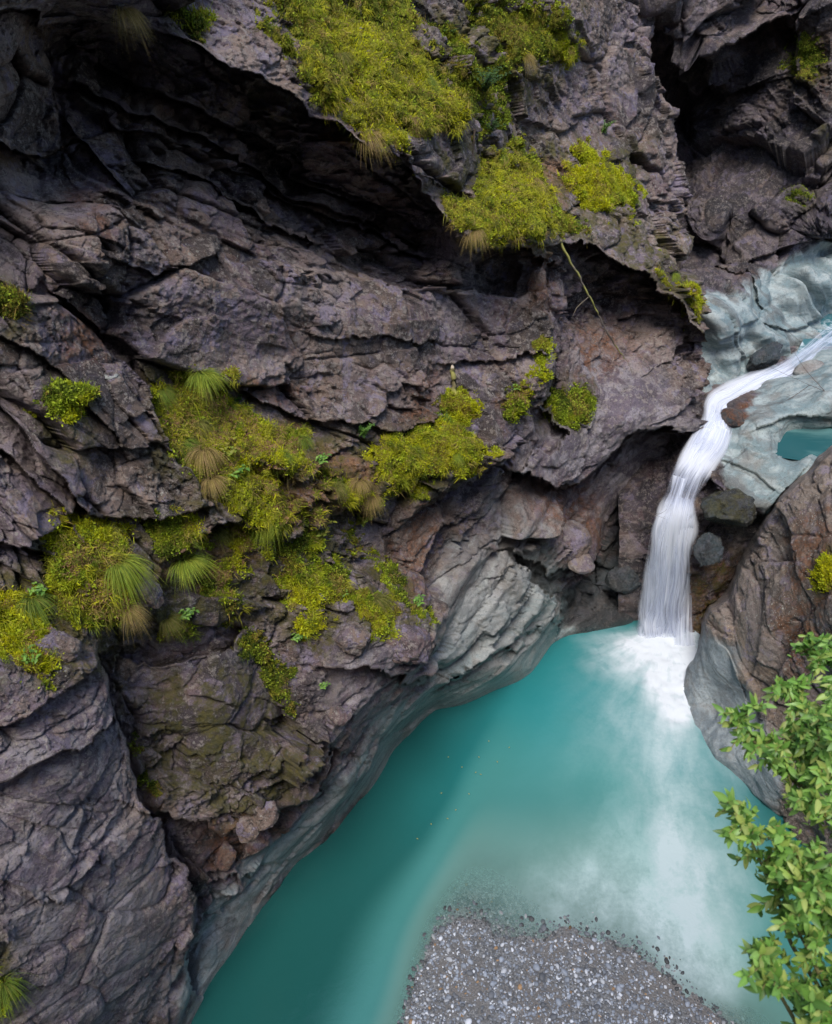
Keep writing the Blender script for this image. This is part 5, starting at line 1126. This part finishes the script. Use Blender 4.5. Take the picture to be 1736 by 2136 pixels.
# ------------------------------------------------------------------ fallen leaves on the pool
lfa = Acc(); gg = np.random.default_rng(5)
lfa.add(*leaf_arrays(gg, np.array([-.02, 0, 0]), np.array([1.0, 0, .05]), np.array([0, 0, 1.0]), .026, .016, np.array([.30, .27, .08]), 4, .05, .15))
LM = lfa.mesh('fallen_leaf', LEAF)
for (u, v) in ((1020, 1545), (1038, 1590), (1002, 1615), (992, 1612), (978, 1655), (950, 1690), (935, 1708), (920, 1655), (965, 1600), (1000, 1580), (872, 1750), (900, 1720), (1062, 1560), (935, 1580)):
    o = obj('fallen_leaf', LM, None, 'tiny yellow leaf floating on the teal pool', 'leaf', 'fallen leaves floating on the pool')
    o.location = at_z(u, v, 0.012); o.rotation_euler = (0, 0, rng.uniform(0, 6.28))

# ------------------------------------------------------------------ leafy bush in the foreground
print('bush...')
gb_ = np.random.default_rng(17)
LC = [[.17, .33, .06], [.21, .38, .075], [.13, .26, .045], [.27, .38, .08], [.24, .40, .10], [.32, .38, .10], [.09, .19, .035]]
bush = empty('leafy_bush', at_t(1900, 2420, 2.5), 'light green leafy bush reaching in at the lower right corner, over the pool', 'bush')
def bush_branch(path, twigs, lsize, seed, dens=1.0):
    lsize *= .55
    g = np.random.default_rng(seed); o = np.array(bush.location)
    P = px_path(path, 60)
    V, Fq, cc = tube_arrays(P, np.linspace(.0085, .0025, 60), np.array([.13, .12, .05]), 6, .06)
    sa = Acc(); sa.add(V - o, Fq, cc); la = Acc()
    def rosette(c, ax, n, L):
        ax = ax / np.linalg.norm(ax); s1 = np.cross(ax, [0.2, .1, 1.0]); s1 /= np.linalg.norm(s1); s2 = np.cross(s1, ax)
        a0 = g.uniform(0, 6.28)
        for k in range(n):
            a = a0 + k * 2.399 + g.normal(0, .25); sp = g.uniform(.3, 1.1)
            dv = ax * (1.15 - .5 * sp) + (s1 * math.cos(a) + s2 * math.sin(a)) * sp + np.array([0, 0, .12])
            up = ax * .5 + np.array([0, -.45, 1.0]) + g.normal(0, .25, 3)
            ll = L * g.uniform(.4, 1.2); c0 = c - ax * g.uniform(0, .075)
            la.add(*leaf_arrays(g, c0 - o, dv, up, ll, ll * g.uniform(.30, .44), np.array(LC[g.integers(len(LC))]) * g.uniform(.8, 1.2), 6, g.uniform(.05, .4), g.uniform(.15, .4)))
    rosette(P[-1], P[-1] - P[-4], 8, lsize)
    for (f, du, dvv, dt) in twigs:
        i = int(f * 59); c = P[i]; u0, v0, w0 = project(c)
        e = at_t(u0 + du, v0 + dvv, w0 + dt); x = np.linspace(0, 1, 14)[:, None]
        Q = c + (e - c) * x + np.array([0, 0, .03]) * np.sin(x * np.pi)
        V, Fq, cc = tube_arrays(Q, np.linspace(.003, .0014, 14), np.array([.20, .17, .06]), 5)
        sa.add(V - o, Fq, cc)
        rosette(e, Q[-1] - Q[-3], int(g.integers(7, 11)), lsize)
        for j in (4, 7, 10):
            if g.uniform() < .95: rosette(Q[j], Q[j] - Q[j - 2], int(g.integers(4, 8)), lsize * .9)
    s = obj('branch', sa.mesh('branch', WOOD), bush); l = obj('leaves', la.mesh('leaves', LEAF), s)
def auto_twigs(seed, n, f0=.25, w=70, h=70):
    g = np.random.default_rng(seed); return [(f0 + (0.97 - f0) * (k + g.uniform(.1, .9)) / n, g.uniform(-w * .62, w), g.uniform(-h * .7, h * .7), g.uniform(-.25, .2)) for k in range(n)]
BASE = (1900, 2420, 2.5)
bb_ = np.array(bush.location); rt_ = np.array([bb_[0] + 1.0, -4.75, 5.6])      # the stem leans out from the near wall behind the viewer
xt = np.linspace(0, 1, 30)[:, None]
TP = rt_ + (bb_ - rt_) * xt + np.array([0, 0, -.35]) * np.sin(xt * np.pi)
tV, tF, tC = tube_arrays(TP, np.linspace(.045, .012, 30), np.array([.15, .11, .07]), 8, .05)
obj('trunk', mesh_np('trunk', tV - bb_, tF, [WOOD], colors=tC), bush)
bush_branch([BASE, (1760, 2180, 2.45), (1712, 2066, 2.4), (1650, 1966, 2.4), (1618, 1856, 2.4), (1588, 1801, 2.42), (1553, 1721, 2.45), (1530, 1690, 2.45)], auto_twigs(1, 28, .5, 70, 60), .082, 1)
bush_branch([BASE, (1830, 1950, 2.6), (1760, 1740, 2.65), (1688, 1656, 2.65), (1618, 1600, 2.65), (1560, 1530, 2.7), (1528, 1500, 2.7)], auto_twigs(2, 29, .5, 65, 60), .075, 2)
bush_branch([BASE, (1860, 1800, 2.8), (1790, 1600, 2.85), (1720, 1520, 2.9), (1660, 1470, 2.9), (1625, 1430, 2.9)], auto_twigs(3, 26, .5, 75, 70), .078, 3)
bush_branch([BASE, (1900, 1700, 3.0), (1830, 1480, 3.1), (1760, 1400, 3.1), (1700, 1370, 3.1), (1660, 1350, 3.1)], auto_twigs(4, 22, .55, 60, 60), .08, 4)
bush_branch([BASE, (1780, 2300, 2.2), (1690, 2180, 2.15), (1630, 2080, 2.15), (1590, 2020, 2.15), (1565, 1985, 2.15)], auto_twigs(5, 14, .6, 50, 60), .085, 5)
bush_branch([BASE, (1840, 2150, 2.3), (1770, 2000, 2.25), (1710, 1900, 2.25), (1670, 1860, 2.25), (1640, 1830, 2.25)], auto_twigs(6, 22, .45, 70, 70), .08, 6)
bush_branch([BASE, (1830, 2300, 2.2), (1760, 2200, 2.15), (1710, 2130, 2.1), (1680, 2090, 2.1)], auto_twigs(7, 16, .4, 70, 70), .085, 7)
bush_branch([BASE, (1850, 2000, 2.5), (1790, 1800, 2.5), (1745, 1640, 2.55), (1715, 1560, 2.6), (1700, 1500, 2.6)], auto_twigs(11, 16, .35, 75, 60), .08, 11)
bush_branch([BASE, (1820, 2250, 2.35), (1760, 2060, 2.3), (1740, 1940, 2.3), (1715, 1840, 2.35), (1690, 1760, 2.35)], auto_twigs(12, 16, .35, 70, 60), .08, 12)
bush_branch([BASE, (1880, 1650, 2.9), (1820, 1480, 3.0), (1770, 1400, 3.0), (1740, 1350, 3.05)], auto_twigs(13, 14, .5, 75, 50), .08, 13)
bush_branch([BASE, (1800, 2280, 2.2), (1740, 2200, 2.2), (1700, 2110, 2.2), (1680, 2050, 2.2)], auto_twigs(14, 12, .4, 70, 50), .08, 14)
bush_branch([BASE, (1860, 1760, 2.75), (1800, 1620, 2.8), (1740, 1560, 2.8), (1680, 1530, 2.8), (1630, 1520, 2.8)], auto_twigs(15, 18, .45, 60, 55), .078, 15)
bush_branch([BASE, (1850, 1820, 2.65), (1790, 1690, 2.7), (1730, 1600, 2.7), (1670, 1560, 2.7), (1610, 1560, 2.7)], auto_twigs(16, 18, .45, 60, 50), .078, 16)
bush_branch([BASE, (1800, 2080, 2.3), (1750, 1960, 2.3), (1700, 1880, 2.3), (1660, 1800, 2.32), (1620, 1750, 2.35)], auto_twigs(17, 16, .45, 55, 50), .076, 17)
bush_branch([BASE, (1830, 1900, 2.5), (1780, 1780, 2.5), (1730, 1710, 2.5), (1680, 1690, 2.5), (1640, 1680, 2.5)], auto_twigs(18, 16, .4, 60, 55), .078, 18)
bush_branch([BASE, (1790, 2200, 2.25), (1730, 2080, 2.25), (1690, 1990, 2.25), (1660, 1930, 2.25), (1650, 1880, 2.25)], auto_twigs(19, 16, .4, 60, 55), .078, 19)
bush_branch([BASE, (1880, 1700, 2.8), (1810, 1560, 2.85), (1760, 1470, 2.85), (1720, 1430, 2.9)], auto_twigs(20, 16, .5, 70, 55), .078, 20)
bush_branch([BASE, (1880, 1900, 2.7), (1800, 1720, 2.75), (1740, 1640, 2.75), (1700, 1600, 2.75), (1650, 1560, 2.8)], auto_twigs(8, 23, .5, 70, 70), .075, 8)

# ------------------------------------------------------------------ world, light, camera
w = bpy.data.worlds.new('World'); scene.world = w; w.use_nodes = True
nt = w.node_tree; bg = nt.nodes['Background']; sky = nt.nodes.new('ShaderNodeTexSky')
sky.sky_type = 'NISHITA'; sky.sun_disc = False
SUN_EL, SUN_AZ = R(68), R(195)        # azimuth clockwise from +Y
sky.sun_elevation = SUN_EL; sky.sun_rotation = SUN_AZ
nt.links.new(sky.outputs[0], bg.inputs[0]); bg.inputs[1].default_value = 0.09
ld = bpy.data.lights.new('sun', 'SUN'); ld.energy = 1.5; ld.angle = R(26); ld.color = (1.0, 0.95, 0.88)
lo = bpy.data.objects.new('sun', ld); COL.objects.link(lo)
from mathutils import Vector
dirv = Vector((math.sin(SUN_AZ) * math.cos(SUN_EL), math.cos(SUN_AZ) * math.cos(SUN_EL), math.sin(SUN_EL)))
lo.rotation_euler = dirv.to_track_quat('Z', 'Y').to_euler(); lo.location = dirv * 60
cd = bpy.data.cameras.new('camera'); cd.sensor_fit = 'HORIZONTAL'; cd.sensor_width = 36; cd.lens = 36 * F / IW
cd.clip_start = 0.05; cd.clip_end = 500
co = bpy.data.objects.new('camera', cd); COL.objects.link(co); co.location = (0, 0, CAMH); co.rotation_euler = (R(90) - PITCH, 0, 0)
cd.dof.use_dof = True; cd.dof.focus_distance = 10.5; cd.dof.aperture_fstop = 6.3
scene.camera = co
scene.view_settings.view_transform = 'Standard'; scene.view_settings.look = 'None'; scene.view_settings.exposure = 1.5
scene.cycles.max_bounces = 6; scene.cycles.transparent_max_bounces = 12
